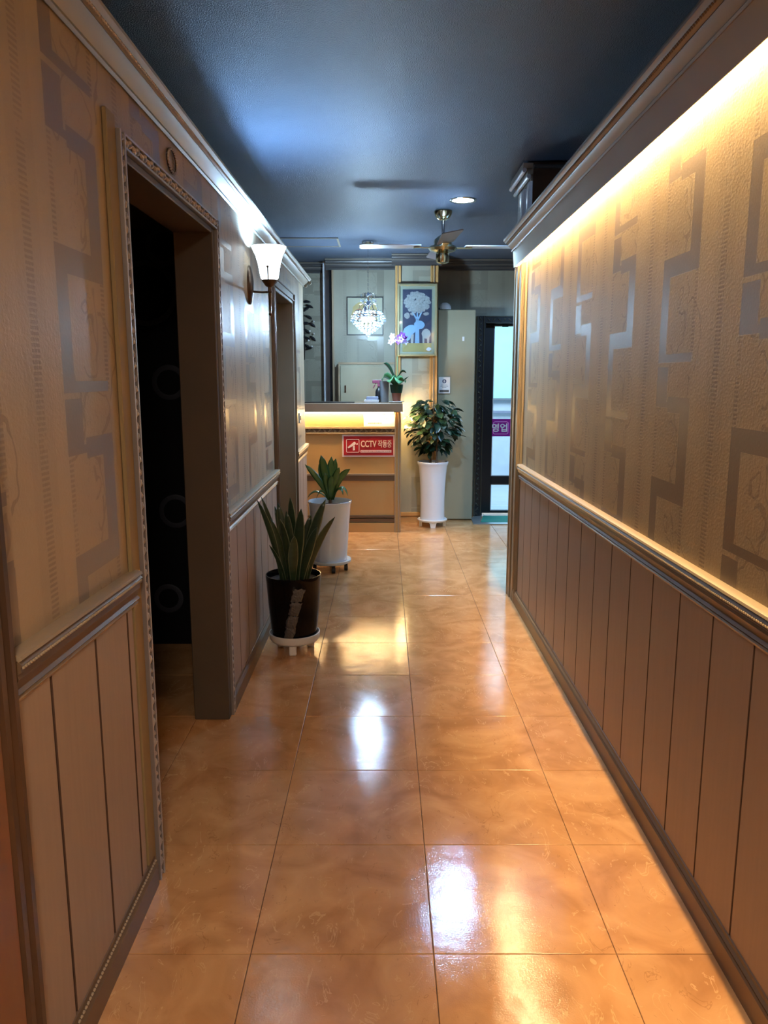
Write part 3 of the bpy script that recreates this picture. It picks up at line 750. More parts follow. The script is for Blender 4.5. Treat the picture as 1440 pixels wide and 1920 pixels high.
# CCTV sign
cv = thing('cctv_sign', 'red and white CCTV 작동중 sign on the counter front', 'sign', (-.138, 6.911, .685))
MB().bbox(-.236, .236, -.006, 0, 0, .20, .002).build('board', 'sign_white', cv)
MB().box(-.221, .221, -.0075, -.006, .015, .185).build('red_field', 'sign_red', cv)
rrect(MB(), -.200, -.082, .040, .160, .012, .005, -.009, -.0075).build('icon_outline', 'sign_white', cv)
ic = MB()
def flat(b, pts, y0, y1): return b.prism(pts, lambda x, z: (x, y0, z), lambda x, z: (x, y1, z))
flat(ic, [(-.188, .088), (-.178, .078), (-.118, .112), (-.112, .124), (-.122, .136), (-.132, .134)], -.009, -.0075)
flat(ic, [(-.140, .098), (-.124, .104), (-.122, .062), (-.140, .058)], -.009, -.0075)
flat(ic, [(-.110, .108), (-.096, .112), (-.096, .124), (-.108, .122)], -.009, -.0075)
ic.build('camera_icon', 'sign_white', cv)
me = text_mesh('CCTV', .08, .0018, (.140, .058)); me.materials.append(M['sign_text'])
link('lettering', me, cv, (.001, -.009, .118), (pi / 2, 0, 0))
me = text_mesh('작동중', .068, .0010, (.122, .066)); me.materials.append(M['sign_text'])
link('lettering', me, cv, (.145, -.009, .118), (pi / 2, 0, 0))
MB().box(-.072, .205, -.009, -.0075, .040, .062).build('caption_band', 'sign_pink' if False else 'sign_white', cv)
c = MB()
x = -.066
while x < .2: c.box(x, x + .004, -.0098, -.009, .046, .056); x += .011
c.build('caption_print', 'sign_red', cv)

# things on the counter
CT = 1.166
def obj1(name, b, mats, label, cat, loc, smooth=40, group=None):
    o = b.build(name, mats, smooth=smooth, loc=loc); tag(o, label, cat, group); return o
obj1('ledger', MB().bbox(-.22, .22, -.06, .06, 0, .008, .002), 'black', 'flat black folder lying on the counter left of the books', 'folder', (-.48, 6.93, CT))
obj1('book', MB().bbox(-.065, .065, -.09, .09, 0, .026, .003), 'book_white', 'white book at the bottom of the small stack on the counter', 'book', (-.11, 6.96, CT))
obj1('book', MB().bbox(-.052, .052, -.07, .07, 0, .026, .003).bbox(-.048, .054, -.065, .071, .004, .022, .001), ['book_blue'], 'blue-grey book on top of the small stack on the counter', 'book', (-.105, 6.96, CT + .0262))
sb = thing('spray_bottle', 'spray bottle with pink trigger head and dark body on the counter', 'bottle', (-.045, 7.08, CT))
MB().lathe([(.03, 0), (.034, .004), (.034, .09), (.026, .115), (.013, .13), (.013, .14)], n=20).build('bottle', 'black', sb, smooth=50)
MB().bbox(-.06, .022, -.014, .014, .168, .196, .004).bbox(-.014, .020, -.012, .012, .138, .170, .003).build('spray_head', 'pink_plastic', sb)
MB().tube([(-.03, 0, .168), (-.038, 0, .15), (-.052, 0, .125)], .005, 6).build('trigger', 'pink_plastic', sb)
MB().bbox(-.062, .024, -.015, .015, .197, .201, .001).build('top_plate', 'clear_plastic', sb)
obj1('vase', MB().lathe([(.034, 0), (.036, .004), (.042, .18), (.046, .19), (.040, .19), (.036, .178), (.030, .02)], n=28), 'grey_vase', 'grey tapered vase between the spray bottle and the orchid', 'vase', (.004, 7.0, CT))
obj1('saucer', MB().lathe([(.05, 0), (.062, .003), (.072, .010), (.068, .012), (.055, .006)], n=28), 'white', 'white saucer under the orchid pot', 'saucer', (.112, 6.98, CT))

def leaf_strip(b, pts, wid, side, up=None, fold=.15, mi=0, edge=None, emi=1):
    """leaf blade: centre line pts, width list, side vector; optional margin faces"""
    pts = [Vector(p) for p in pts]; n = len(pts); rows = []
    side = Vector(side).normalized()
    for i, p in enumerate(pts):
        d = (pts[min(i + 1, n - 1)] - pts[max(i - 1, 0)]).normalized()
        s = (side - d * side.dot(d)).normalized(); nr = d.cross(s)
        w_ = wid[i]
        if edge:
            xs = [(-1, 1), (-1 + edge, .8), (0, 0), (1 - edge, .8), (1, 1)]
        else: xs = [(-1, 1), (0, 0), (1, 1)]
        rows.append([p + s * w_ * a + nr * w_ * fold * c for a, c in xs])
    m = len(rows[0]); vs = [q for r in rows for q in r]
    base = len(b.v); b.v += [tuple(q) for q in vs]
    for i in range(n - 1):
        for j in range(m - 1):
            a = base + i * m + j
            b.f.append((a, a + 1, a + m + 1, a + m)); b.mi.append(emi if edge and j in (0, m - 2) else mi)
    return b
def bez(p0, p1, p2, n):
    p0, p1, p2 = Vector(p0), Vector(p1), Vector(p2)
    return [p0 * (1 - t) ** 2 + p1 * 2 * t * (1 - t) + p2 * t * t for t in [i / (n - 1) for i in range(n)]]
def leafw(n, w, a=.35):
    """width profile: grows to a maximum, then to a point"""
    r = []
    for i in range(n):
        t = i / (n - 1); r.append(max(.0006, w * (min(1, .45 + t / a * .55) if t < a else sqrt(max(0, 1 - ((t - a) / (1 - a)) ** 2)) ** 1.3)))
    return r
def build_leaf(b, name, mats, parent):
    me = bpy.data.meshes.new(name); me.from_pydata(b.v, [], b.f)
    for q in (mats if isinstance(mats, (list, tuple)) else [mats]): me.materials.append(M[q])
    me.polygons.foreach_set('material_index', b.mi); me.polygons.foreach_set('use_smooth', [True] * len(me.polygons))
    o = link(name, me, parent)
    sm = o.modifiers.new('thickness', 'SOLIDIFY'); sm.thickness = .0016; sm.offset = 0
    return o

# orchid
oc = thing('orchid', 'purple orchid with broad green leaves in a terracotta pot on the counter', 'plant', (.112, 6.98, CT + .0085))
MB().lathe([(.030, 0), (.033, .003), (.043, .075), (.047, .078), (.047, .088), (.041, .088), (.038, .075), (.0001, .072)], n=28, cap=True).build('pot', 'terracotta', oc, smooth=50)
MB().lathe([(.048, .075), (.054, .10), (.060, .15), (.056, .15), (.050, .10), (.044, .08)], n=16, cap=False).build('wrap', 'orchid_leaf_dark', oc, smooth=50)
for k, (tip, mid, w_, m_) in enumerate([((-.115, -.02, .335), (-.06, -.02, .33), .032, 'orchid_leaf_dark'), ((-.125, -.05, .175), (-.11, -.03, .29), .048, 'orchid_leaf'),
        ((-.06, -.10, .165), (-.05, -.06, .25), .05, 'orchid_leaf'), ((.02, -.11, .15), (.01, -.07, .24), .05, 'orchid_leaf'), ((.075, -.06, .165), (.05, -.03, .25), .044, 'orchid_leaf'),
        ((.085, .0, .25), (.03, 0, .31), .022, 'orchid_leaf_dark'), ((.105, -.02, .22), (.05, -.02, .17), .014, 'orchid_leaf_dark'), ((.0, .07, .2), (0, .04, .26), .03, 'orchid_leaf_dark')]):
    P = bez((0, 0, .13), mid, tip, 8); dx = Vector(tip); sd = Vector((0, 0, 1)).cross(Vector((dx.x, dx.y, 0)))
    if sd.length < .01: sd = Vector((1, 0, 0))
    sd = sd + Vector((0, 0, .6 if tip[0] < 0 else -.6)) * sd.length
    build_leaf(leaf_strip(MB(), P, leafw(8, w_, .6), sd, fold=.25), 'leaf', m_, oc)
stem = [(-.01, 0, .12), (-.012, 0, .25), (-.008, -.005, .40), (.0, -.01, .50), (-.015, -.015, .54), (-.045, -.02, .545)]
MB().tube(stem, .0035, 6).build('stem', 'bark', oc, smooth=60)
MB().tube([(.006, 0, .12), (.004, 0, .40)], .003, 6).build('support_stick', 'orchid_leaf', oc, smooth=60)
def blossom(mats, r):
    b = MB()
    for k in range(5):
        a = 2 * pi * k / 5 + pi / 2; dv = Vector((cos(a), -.25, sin(a))); sd = Vector((-sin(a), 0, cos(a)))
        leaf_strip(b, [Vector((0, 0, 0)), dv * r * .5, dv * r], [r * .12, r * .36, r * .12], sd, fold=.1, mi=0)
    b.dome((0, -.001, 0), (r * .22, 0, 0), (0, 0, r * .22), (0, -r * .3, 0), mi=1)
    o = b.build('blossom', mats); me = o.data; bpy.data.objects.remove(o); return me
bp_, bw_ = blossom(['orchid_purple', 'orchid_white'], .033), blossom(['orchid_white', 'orchid_purple'], .028)
for (x, y, z, k) in [(.030, -.03, .56, 0), (.052, -.02, .535, 0), (.015, -.03, .525, 0), (.045, -.04, .575, 0), (.065, -.03, .555, 0), (-.045, -.02, .545, 1), (-.055, -.02, .52, 1), (-.02, -.03, .54, 1), (.035, -.05, .54, 1), (.075, -.03, .52, 1), (-.038, -.03, .57, 1)]:
    link('blossom', bw_ if k else bp_, oc, (x, y, z), (random.uniform(-.4, .4), random.uniform(-1, 1), random.uniform(-.6, .6)))

# cupboard behind the counter
cu = thing('low_cupboard', 'low beige cupboard door behind the reception counter', 'cupboard', (-.165, 7.60, 0))
MB().bbox(-.275, .268, -.02, .09, 0, 1.53, .003).build('body', 'cupboard', cu)
MB().bbox(-.255, .268, -.035, -.021, .1, 1.495, .003).build('door', 'cupboard', cu)
MB().box(-.275, -.262, -.030, -.02, .05, 1.53).box(-.262, .268, -.030, -.02, 1.512, 1.53).build('edge_strip', 'trim_light', cu)
MB().bbox(-.217, -.200, -.042, -.036, 1.24, 1.31, .002).bbox(-.212, -.205, -.050, -.042, 1.25, 1.27, .001).build('handle', 'trim_dark', cu)

# ------------------------------------------------------------------ pictures
p1 = thing('framed_picture', 'gold framed picture of a pale tree and two animals on blue, on the pilaster', 'picture', (.308, 7.395, 1.582))
FW, FH = .37, .655
for (xa, xb, za, zb) in ((-FW / 2, -FW / 2 + .022, 0, FH), (FW / 2 - .022, FW / 2, 0, FH), (-FW / 2 + .022, FW / 2 - .022, 0, .022), (-FW / 2 + .022, FW / 2 - .022, FH - .022, FH)):
    MB().bbox(xa, xb, -.028, 0, za, zb, .004).build('frame_member', 'gold_frame', p1)
MB().box(-.163, .163, -.008, -.002, .022, FH - .022).build('mount', 'paint_cream', p1)
MB().box(-.135, .135, -.0095, -.008, .12, .605).build('blue_ground', 'paint_blue', p1)
MB().box(-.135, .135, -.0097, -.008, .04, .12).build('gold_ground', 'paint_gold', p1)
def blob(b, cx, cz, rx, rz, y, n=20, jag=0, th=.001, tilt=0):
    pts = []
    for i in range(n):
        a = 2 * pi * i / n; k = 1 + jag * random.uniform(-1, 1)
        x, z = rx * cos(a) * k, rz * sin(a) * k
        pts.append((cx + x * cos(tilt) - z * sin(tilt), cz + x * sin(tilt) + z * cos(tilt)))
    return flat(b, pts, y - th, y)
random.seed(11)
b = MB(); 
for i in range(170):
    a = random.uniform(0, 2 * pi); r = sqrt(random.random()); blob(b, .108 * r * cos(a), .488 + .088 * r * sin(a), .019, .016, -.0098 - .00002 * i, 7, .2)
blob(b, -.095, .37, .026, .028, -.0098, 12, .1); blob(b, .08, .385, .03, .015, -.0098, 12, .2); blob(b, -.045, .385, .018, .014, -.0098, 12, .2)
b.build('tree_crown', 'paint_crown', p1)
b = MB()
flat(b, [(-.02, .12), (.022, .12), (.018, .3), (.012, .36), (-.012, .36), (-.014, .3)], -.0110, -.0100)
for q in ([(-.01, .33), (.005, .33), (-.055, .44), (-.065, .43)], [(0, .33), (.015, .33), (.06, .43), (.05, .44)], [(-.004, .33), (.008, .33), (.004, .46), (-.006, .46)]):
    flat(b, q, -.0111, -.0101)
b.build('tree_trunk', 'paint_pale', p1)
b = MB()
blob(b, -.070, .235, .065, .045, -.0112, 18, .03, tilt=.5); blob(b, .02, .285, .05, .04, -.0113, 18, .03); blob(b, -.09, .19, .035, .05, -.0114, 12, .03)
b.build('left_animal', 'paint_pale', p1)
b = MB()
blob(b, .085, .205, .042, .045, -.0112, 16, .03); flat(b, [(.052, .12), (.068, .12), (.07, .19), (.05, .19)], -.0112, -.01); flat(b, [(.095, .12), (.112, .12), (.118, .2), (.09, .2)], -.0112, -.01)
flat(b, [(-.115, .12), (-.09, .12), (-.08, .2), (-.12, .2)], -.0113, -.01); flat(b, [(-.058, .12), (-.035, .12), (-.03, .2), (-.06, .2)], -.0113, -.01)
b.build('right_animal', 'paint_beige', p1, kind='stuff')
blob(MB(), .11, .065, .022, .017, -.0105, 10, .2).build('pale_bush', 'book_white', p1)
MB().box(-.163, .163, -.0152, -.0148, .022, FH - .022).build('glazing', 'glass', p1)
p2 = thing('framed_print', 'thin-framed square yellow print with orange shapes behind the chandelier', 'picture', (-.183, 7.695, 1.79))
for (xa, xb, za, zb) in ((-.175, -.167, 0, .358), (.167, .175, 0, .358), (-.167, .167, 0, .008), (-.167, .167, .350, .358)):
    MB().box(xa, xb, -.018, 0, za, zb).build('frame_member', 'black', p2)
MB().box(-.167, .167, -.008, -.001, .008, .350).build('paper', 'paint_cream', p2)
blob(MB(), 0, .20, .13, .12, -.008, 24, .06).build('yellow_wash', 'paint_gold', p2)
b = MB(); blob(b, -.06, .19, .06, .05, -.0092, 14, .15, tilt=.6); blob(b, .075, .19, .035, .035, -.0092, 12, .15); b.build('orange_shape', 'paint_orange', p2)
flat(MB(), [(-.03, .13), (.03, .13), (.012, .27), (-.012, .27)], -.0104, -.0094).build('navy_shape', 'paint_navy', p2)

# wall ornament of leaves
wo = thing('wall_ornament', 'dark metal leaf spray with white berries on the recessed far wall', 'ornament', (-.80, 7.94, 1.66))
random.seed(5)
MB().tube([(0, 0, -.1), (.01, -.02, .2), (-.02, -.02, .5)], .005, 6).build('main_stem', 'leaf_metal', wo)
lm = leaf_strip(MB(), bez((0, 0, 0), (.03, 0, .01), (.075, 0, .0), 6), leafw(6, .014, .5), (0, 0, 1)); 
lo = build_leaf(lm, 'leaf', 'leaf_metal', wo); lo.location = (.0, -.02, .46)
for i, (x, z, a) in enumerate([(.03, .43, -.4), (.0, .37, .6), (.02, .33, -.5), (.055, .26, -.6), (-.02, .25, .1), (.0, .20, -.7), (.06, .13, -.7), (-.01, .12, -.3), (.0, .05, -.6), (.02, .0, .3), (-.05, .3, .5), (-.06, .1, .5)]):
    c2 = lo.copy(); C.objects.link(c2); c2.parent = wo; c2.location = (x, -.02, z); c2.rotation_euler = (0, -a, 0)
for (x0, z0, x1, z1) in [(.0, .24, .10, .275), (.03, .10, .10, .155), (.0, .16, .06, .18), (.0, 0, .08, .03), (0, .08, .045, .09)]:
    MB().tube([(x0, -.02, z0), ((x0 + x1) / 2, -.03, (z0 + z1) / 2 - .012), (x1, -.03, z1)], .0022, 5).build('twig', 'leaf_metal', wo)
    MB().sphere((x1, -.03, z1), .009, 10, 6).build('berry', 'berry', wo, smooth=60)

# switch plate & oval ornament
sw = thing('wall_switch', 'beige switch plate on the wall section past the far left doorway', 'switch', (LX, 5.96, 1.045))
MB().bbox(.001, .010, -.036, .036, 0, .075, .002).build('plate', 'switch', sw)
MB().bbox(.010, .014, -.014, .014, .022, .054, .0015).build('rocker', 'trim', sw)
ov = thing('oval_ornament', 'small oval rope ring fixed above the near left doorway', 'ornament', (LX, 2.502, 2.043))
b = MB(); n = 26
for i in range(n):
    a = 2 * pi * i / n; c = Vector((.006, .050 * cos(a), .034 * sin(a))); tg = Vector((0, -.050 * sin(a), .034 * cos(a))).normalized(); nr = Vector((1, 0, 0)).cross(tg)
    b.dome(c, (tg * .8 + nr * .5) * .007, nr * .0035, Vector((.005, 0, 0)), n=6)
b.build('rope_ring', 'pewter', ov, smooth=60)
b = MB(); n = 26
P = [(.004, .050 * cos(2 * pi * i / n), .034 * sin(2 * pi * i / n)) for i in range(n + 1)]
b.tube(P, .003, 6); b.build('backing_ring', 'bronze', ov, smooth=60)

# ------------------------------------------------------------------ sconce
sc = thing('wall_sconce', 'lit white glass wall sconce on a dark bronze bracket on the left wall', 'lamp', (-.545, 3.82, 0))
def rx_lathe(b, prof, c, n=24, sy=1, sz=1, mi=0):
    vs = []; fs = []
    for r, x in prof:
        for i in range(n):
            a = 2 * pi * i / n; vs.append((c[0] + x, c[1] + r * cos(a) * sy, c[2] + r * sin(a) * sz))
    for j in range(len(prof) - 1):
        for i in range(n):
            k = (i + 1) % n; fs.append((j * n + i, j * n + k, (j + 1) * n + k, (j + 1) * n + i))
    fs += [tuple(range(n)), tuple((len(prof) - 1) * n + i for i in range(n))]
    return b.add(vs, fs, mi)
rx_lathe(MB(), [(.048, 0), (.048, .008), (.042, .014), (.030, .018), (.012, .024)], (-.105, .03, 1.83), sz=1.9).build('backplate', 'bronze', sc, smooth=50)
MB().tube([(-.085, .03, 1.80), (-.04, .012, 1.795), (0, 0, 1.795)], .0055, 8).build('arm', 'bronze', sc, smooth=60)
MB().tube([(0, 0, 1.845), (0, 0, 1.80), (0, 0, 1.72), (0, 0, 1.69)], [.010, .009, .006, .003], 10).sphere((0, 0, 1.692), .008, 10, 6).sphere((0, 0, 1.797), .012, 10, 6).build('stem', 'bronze', sc, smooth=60)
MB().lathe([(.006, 1.815), (.020, 1.822), (.034, 1.842), (.038, 1.848), (.036, 1.850), (.02, 1.848)], n=24).build('cup', 'bronze', sc, smooth=50)
for a in (.5, 2.6, 4.7):
    MB().tube([(.030 * cos(a), .030 * sin(a), 1.836), (.046 * cos(a), .046 * sin(a), 1.856), (.050 * cos(a), .050 * sin(a), 1.90)], .003, 6).sphere((.052 * cos(a), .052 * sin(a), 1.905), .006, 8, 5).build('prong', 'bronze', sc, smooth=60)
MB().lathe([(.034, 1.850), (.042, 1.858), (.047, 1.885), (.053, 1.92), (.064, 1.96), (.076, 1.985), (.083, 2.002), (.080, 2.002), (.072, 1.985), (.060, 1.96), (.049, 1.92), (.042, 1.885), (.034, 1.862)], n=36, cap=False).build('glass_shade', 'glow_cool', sc, smooth=60, label='glowing white flared glass shade')

# ------------------------------------------------------------------ ceiling fixtures
dl = thing('downlight', 'lit round recessed ceiling downlight beside the fan', 'lamp', (.50, 5.165, CEIL))
MB().lathe([(.068, -.001), (.084, -.001), (.086, -.005), (.080, -.010), (.070, -.008)], n=36, cap=False).build('trim_ring', 'chrome', dl, smooth=40)
MB().lathe([(.0001, -.006), (.069, -.006), (.069, -.002), (.0001, -.002)], n=36).build('diffuser', 'glow_disc', dl)
dl = thing('downlight', 'added unseen ceiling downlight brightening the entrance, past the right partition', 'lamp', (1.75, 6.3, CEIL))  # made-up fixture to go with the added entrance spot
MB().lathe([(.068, -.001), (.084, -.001), (.086, -.005), (.080, -.010), (.070, -.008)], n=36, cap=False).build('trim_ring', 'chrome', dl, smooth=40)
MB().lathe([(.0001, -.006), (.069, -.006), (.069, -.002), (.0001, -.002)], n=36).build('diffuser', 'glow_disc', dl)
ht = thing('ceiling_hatch', 'faint rectangular access panel in the ceiling near the left wall end', 'hatch', (-.62, 6.74, CEIL))
for xa, xb, ya, yb in ((-.25, .25, -.21, -.195), (-.25, .25, .195, .21), (-.25, -.235, -.195, .195), (.235, .25, -.195, .195)):
    MB().box(xa, xb, ya, yb, -.008, -.0005).build('hatch_frame', 'crown_satin', ht)
MB().box(-.234, .234, -.194, .194, -.004, -.0005).build('hatch_panel', 'ceiling', ht)

fn = thing('ceiling_fan', 'brass ceiling fan with four flat blades hung on a short rod', 'fan', (.40, 5.5, CEIL))
MB().lathe([(.060, -.001), (.062, -.008), (.056, -.03), (.042, -.052), (.026, -.062), (.012, -.066)], n=32).build('canopy', 'brass', fn, smooth=30)
MB().tube([(0, 0, -.06), (0, 0, -.17)], .011, 12).build('down_rod', 'chrome', fn, smooth=60)
MB().lathe([(.014, -.155), (.03, -.165), (.055, -.185), (.062, -.20), (.062, -.222), (.090, -.232), (.098, -.245), (.085, -.262), (.05, -.272), (.04, -.275)], n=36).build('motor', 'brass', fn, smooth=30)
MB().lathe([(.040, -.272), (.046, -.28), (.046, -.325), (.040, -.338), (.02, -.345), (.0001, -.347)], n=32).build('switch_housing', 'brass', fn, smooth=30)
for k in range(4):
    a = pi / 2 * k + radians(2)
    R = Matrix.Rotation(a, 4, 'Z')
    br_ = MB().bbox(.085, .20, -.022, .022, -.245, -.238, .002); br_.v = [tuple(R @ Vector(v)) for v in br_.v]
    bo = br_.build('blade_bracket', 'brass', fn)
    bm_ = MB(); tl = .03 if k in (0, 2) else .2
    pts = [(.15, -.052), (.16, -.056), (.55, -.066), (.565, -.055), (.565, .055), (.55, .066), (.16, .056), (.15, .052)]
    bm_.prism(pts, lambda x, y: (x, y, -.236 + y * tl), lambda x, y: (x, y, -.230 + y * tl)); bm_.v = [tuple(R @ Vector(v)) for v in bm_.v]
    bm_.build('blade', 'blade_lit' if k in (0, 2) else 'blade', fn)

ch = thing('chandelier', 'lit crystal chandelier of tiered glass beads hanging by the counter', 'chandelier', (-.133, 6.7, 0))
MB().lathe([(.05, 2.499), (.052, 2.49), (.03, 2.478), (.008, 2.470)], n=28).build('canopy', 'chrome', ch, smooth=30)
for a in range(6): 
    MB().sphere((.044 * cos(a * pi / 3), .044 * sin(a * pi / 3), 2.478), .008, 8, 5).build('canopy_bead', 'chrome', ch, smooth=60)
z = 2.47; i = 0
def chain_link():
    b = MB(); n = 10
    b.tube([(.0045 * cos(2 * pi * k / n), 0, .010 * sin(2 * pi * k / n)) for k in range(n + 1)], .0012, 5)
    o = b.build('chain_link', 'chrome', smooth=60); me = o.data; bpy.data.objects.remove(o); return me
clm = chain_link()
while z > 2.09:
    link('chain_link', clm, ch, (0, 0, z - .01), (0, 0, (i % 2) * pi / 2)); z -= .017; i += 1
MB().lathe([(.004, 2.09), (.014, 2.08), (.022, 2.06), (.012, 2.045), (.008, 2.02), (.020, 2.0), (.026, 1.985), (.012, 1.965), (.006, 1.92)], n=20).build('stem', 'chrome', ch, smooth=30)
for k in range(6):
    a = pi / 3 * k; q = [(.01, 2.05), (.035, 2.085), (.060, 2.07), (.055, 2.04)]
    MB().tube([(r * cos(a), r * sin(a), zz) for r, zz in q], .003, 6).build('scroll_arm', 'chrome', ch, smooth=60)
    q = [(.015, 1.985), (.045, 2.0), (.07, 1.99), (.075, 1.965), (.09, 1.935)]
    MB().tube([(r * cos(a), r * sin(a), zz) for r, zz in q], .003, 6).build('scroll_arm', 'chrome', ch, smooth=60)
for r, zz in ((.105, 1.937), (.135, 1.90), (.11, 1.855), (.07, 1.81)):
    MB().tube([(r * cos(2 * pi * k / 24), r * sin(2 * pi * k / 24), zz) for k in range(25)], .003, 6).build('ring', 'chrome', ch, smooth=60)
def ico(r):
    bm = bmesh.new(); bmesh.ops.create_icosphere(bm, subdivisions=1, radius=r); me = bpy.data.meshes.new('crystal'); bm.to_mesh(me); bm.free(); me.materials.append(M['crystal']); return me
cA, cB = ico(.0085), ico(.0125)
for r, zz, n, me in ((.105, 1.93, 20, cA), (.12, 1.915, 22, cA), (.135, 1.895, 24, cA), (.138, 1.875, 24, cA), (.140, 1.855, 22, cB), (.120, 1.835, 20, cB), (.10, 1.815, 18, cB), (.082, 1.797, 14, cB), (.06, 1.78, 11, cB), (.038, 1.764, 7, cB), (.018, 1.75, 4, cB), (0, 1.737, 1, cB)):
    for k in range(n):
        a = 2 * pi * k / n + zz * 40
        link('crystal', me, ch, (r * cos(a), r * sin(a), zz), (a, a, 0))
for k in range(4):
    a = pi / 2 * k + .4
    MB().sphere((.05 * cos(a), .05 * sin(a), 1.87), .016, 12, 8).build('bulb', 'glow_cool', ch, smooth=60)
for k in range(6):
    a = pi / 3 * k + .3
    link('crystal', cB, ch, (.062 * cos(a), .062 * sin(a), 2.02), (a, 0, 0))

# ------------------------------------------------------------------ snake plant in black pot
sp_ = thing('snake_plant', 'snake plant with upright dark leaves in a glossy black pot by the left wall', 'plant', (-.463, 3.84, 0))
tr = thing('plant_stand', 'low round white wheeled tray under the black pot', 'plant stand', (-.463, 3.84, 0))
MB().lathe([(.0001, .055), (.105, .052), (.118, .055), (.128, .068), (.131, .098), (.126, .100), (.121, .072), (.110, .064), (.0001, .064)], n=44).build('tray', 'white_plastic', tr, smooth=40)
for a in (-pi / 2, pi / 6, 5 * pi / 6, pi / 2):
    MB().bbox(.09 * cos(a) - .018, .09 * cos(a) + .018, .09 * sin(a) - .014, .09 * sin(a) + .014, .0005, .055, .004).build('foot', 'white_plastic', tr)
MB().lathe([(.105, .065), (.110, .068), (.118, .11), (.130, .24), (.139, .37), (.142, .395), (.141, .405), (.136, .405), (.131, .392), (.128, .372)], n=56, cap=False).lathe([(.0001, .066), (.106, .066)], n=56, cap=False).build('pot', 'black_ceramic', sp_, smooth=50)
MB().lathe([(.0001, .376), (.129, .374)], n=32, cap=False).build('soil', 'soil', sp_)
# rough relief band on the pot: four patches stepping down to the left
def pot_r(z): 
    t = [(.068, .110), (.11, .118), (.24, .130), (.37, .139), (.395, .142)]
    for (z0, r0), (z1, r1) in zip(t[:-1], t[1:]):
        if z <= z1: return r0 + (r1 - r0) * (z - z0) / (z1 - z0)
    return .142
random.seed(9)
for k, (zc, ac) in enumerate([(.325, .17), (.255, .05), (.185, -.10), (.122, -.20)]):
    b = MB(); nu, nv = 7, 6; vs = []
    for j in range(nv):
        for i in range(nu):
            z = zc + (j / (nv - 1) - .5) * .066 - (i / (nu - 1) - .5) * .006; a = -pi / 2 + .10 + ac + (i / (nu - 1) - .5) * .42 + (j / (nv - 1) - .5) * .13
            if i in (0, nu - 1): a += random.uniform(-.03, .03)
            if j in (0, nv - 1): z += random.uniform(-.004, .004)
            edge = i in (0, nu - 1) or j in (0, nv - 1)
            r = pot_r(z) + (0.000 if edge else random.uniform(.003, .007))
            vs.append((r * cos(a), r * sin(a), z))
    fs = [(j * nu + i, j * nu + i + 1, (j + 1) * nu + i + 1, (j + 1) * nu + i) for j in range(nv - 1) for i in range(nu - 1)]
    b.add(vs, fs); b.build('rough_patch', 'black_relief', sp_, smooth=20)
tips = [(-.172, -.02, .79, .016), (-.160, .03, .80, .013), (-.095, .05, .745, .020), (-.075, .02, .77, .024), (-.016, .06, .79, .027), (.048, -.02, .745, .030), (.168, .02, .785, .026),
        (.216, .0, .70, .020), (.128, -.04, .655, .026), (.150, .05, .69, .02), (-.052, -.07, .70, .022), (.020, -.09, .62, .026), (-.115, -.03, .56, .012), (-.11, .0, .69, .018), (-.03, .0, .73, .024), (.09, .06, .70, .024)]
for i, (tx, ty, tz, wd_) in enumerate(tips):
    bx, by = tx * .32, ty * .6 + random.uniform(-.02, .02)
    mid = (bx + (tx - bx) * .25 + random.uniform(-.008, .008), by + (ty - by) * .3, .37 + (tz - .37) * .55)
    P = bez((bx, by, .365), mid, (tx, ty, tz), 11)
    sd = Vector((1, random.uniform(-.5, .5), 0))
    build_leaf(leaf_strip(MB(), P, leafw(11, wd_, .5), sd, fold=.22, edge=.16), 'leaf', ['snake_leaf', 'snake_edge'], sp_)

# ------------------------------------------------------------------ dracaena in white pot
X0, Y0 = -.392, 5.52
dp = thing('dracaena_plant', 'broad-leaved dracaena in a white tapered pot behind the black pot', 'plant', (X0, Y0, 0))
ds = thing('plant_stand', 'white round tray on black castors under the white tapered pot', 'plant stand', (X0, Y0, 0))
MB().lathe([(.0001, .058), (.138, .058), (.150, .066), (.152, .082), (.147, .086), (.135, .076), (.0001, .072)], n=44).build('tray', 'white_plastic', ds, smooth=40)
for a in (-pi / 2 + .25, -.25, pi / 2, pi - .1):
    cx, cy = .118 * cos(a), .118 * sin(a)
    MB().bbox(cx - .012, cx + .012, cy - .012, cy + .012, .035, .058, .003).build('castor_fork', 'rubber', ds)
    rx_lathe(MB(), [(.010, -.014), (.021, -.012), (.0215, -.004), (.0215, .004), (.021, .012), (.010, .014)], (cx, cy, .0225), n=16).build('castor_wheel', 'rubber', ds, smooth=30)
MB().lathe([(.116, .078), (.120, .080), (.126, .15), (.140, .35), (.152, .49), (.158, .502), (.158, .512), (.153, .514), (.147, .505), (.143, .47)], n=56, cap=False).lathe([(.0001, .079), (.117, .079)], n=56, cap=False).build('pot', 'white_ceramic', dp, smooth=40)
MB().lathe([(.0001, .474), (.144, .472)], n=32, cap=False).build('soil', 'soil', dp)
MB().tube([(0, 0, .46), (.01, 0, .56)], [.016, .012], 8).build('trunk', 'bark', dp, smooth=60)
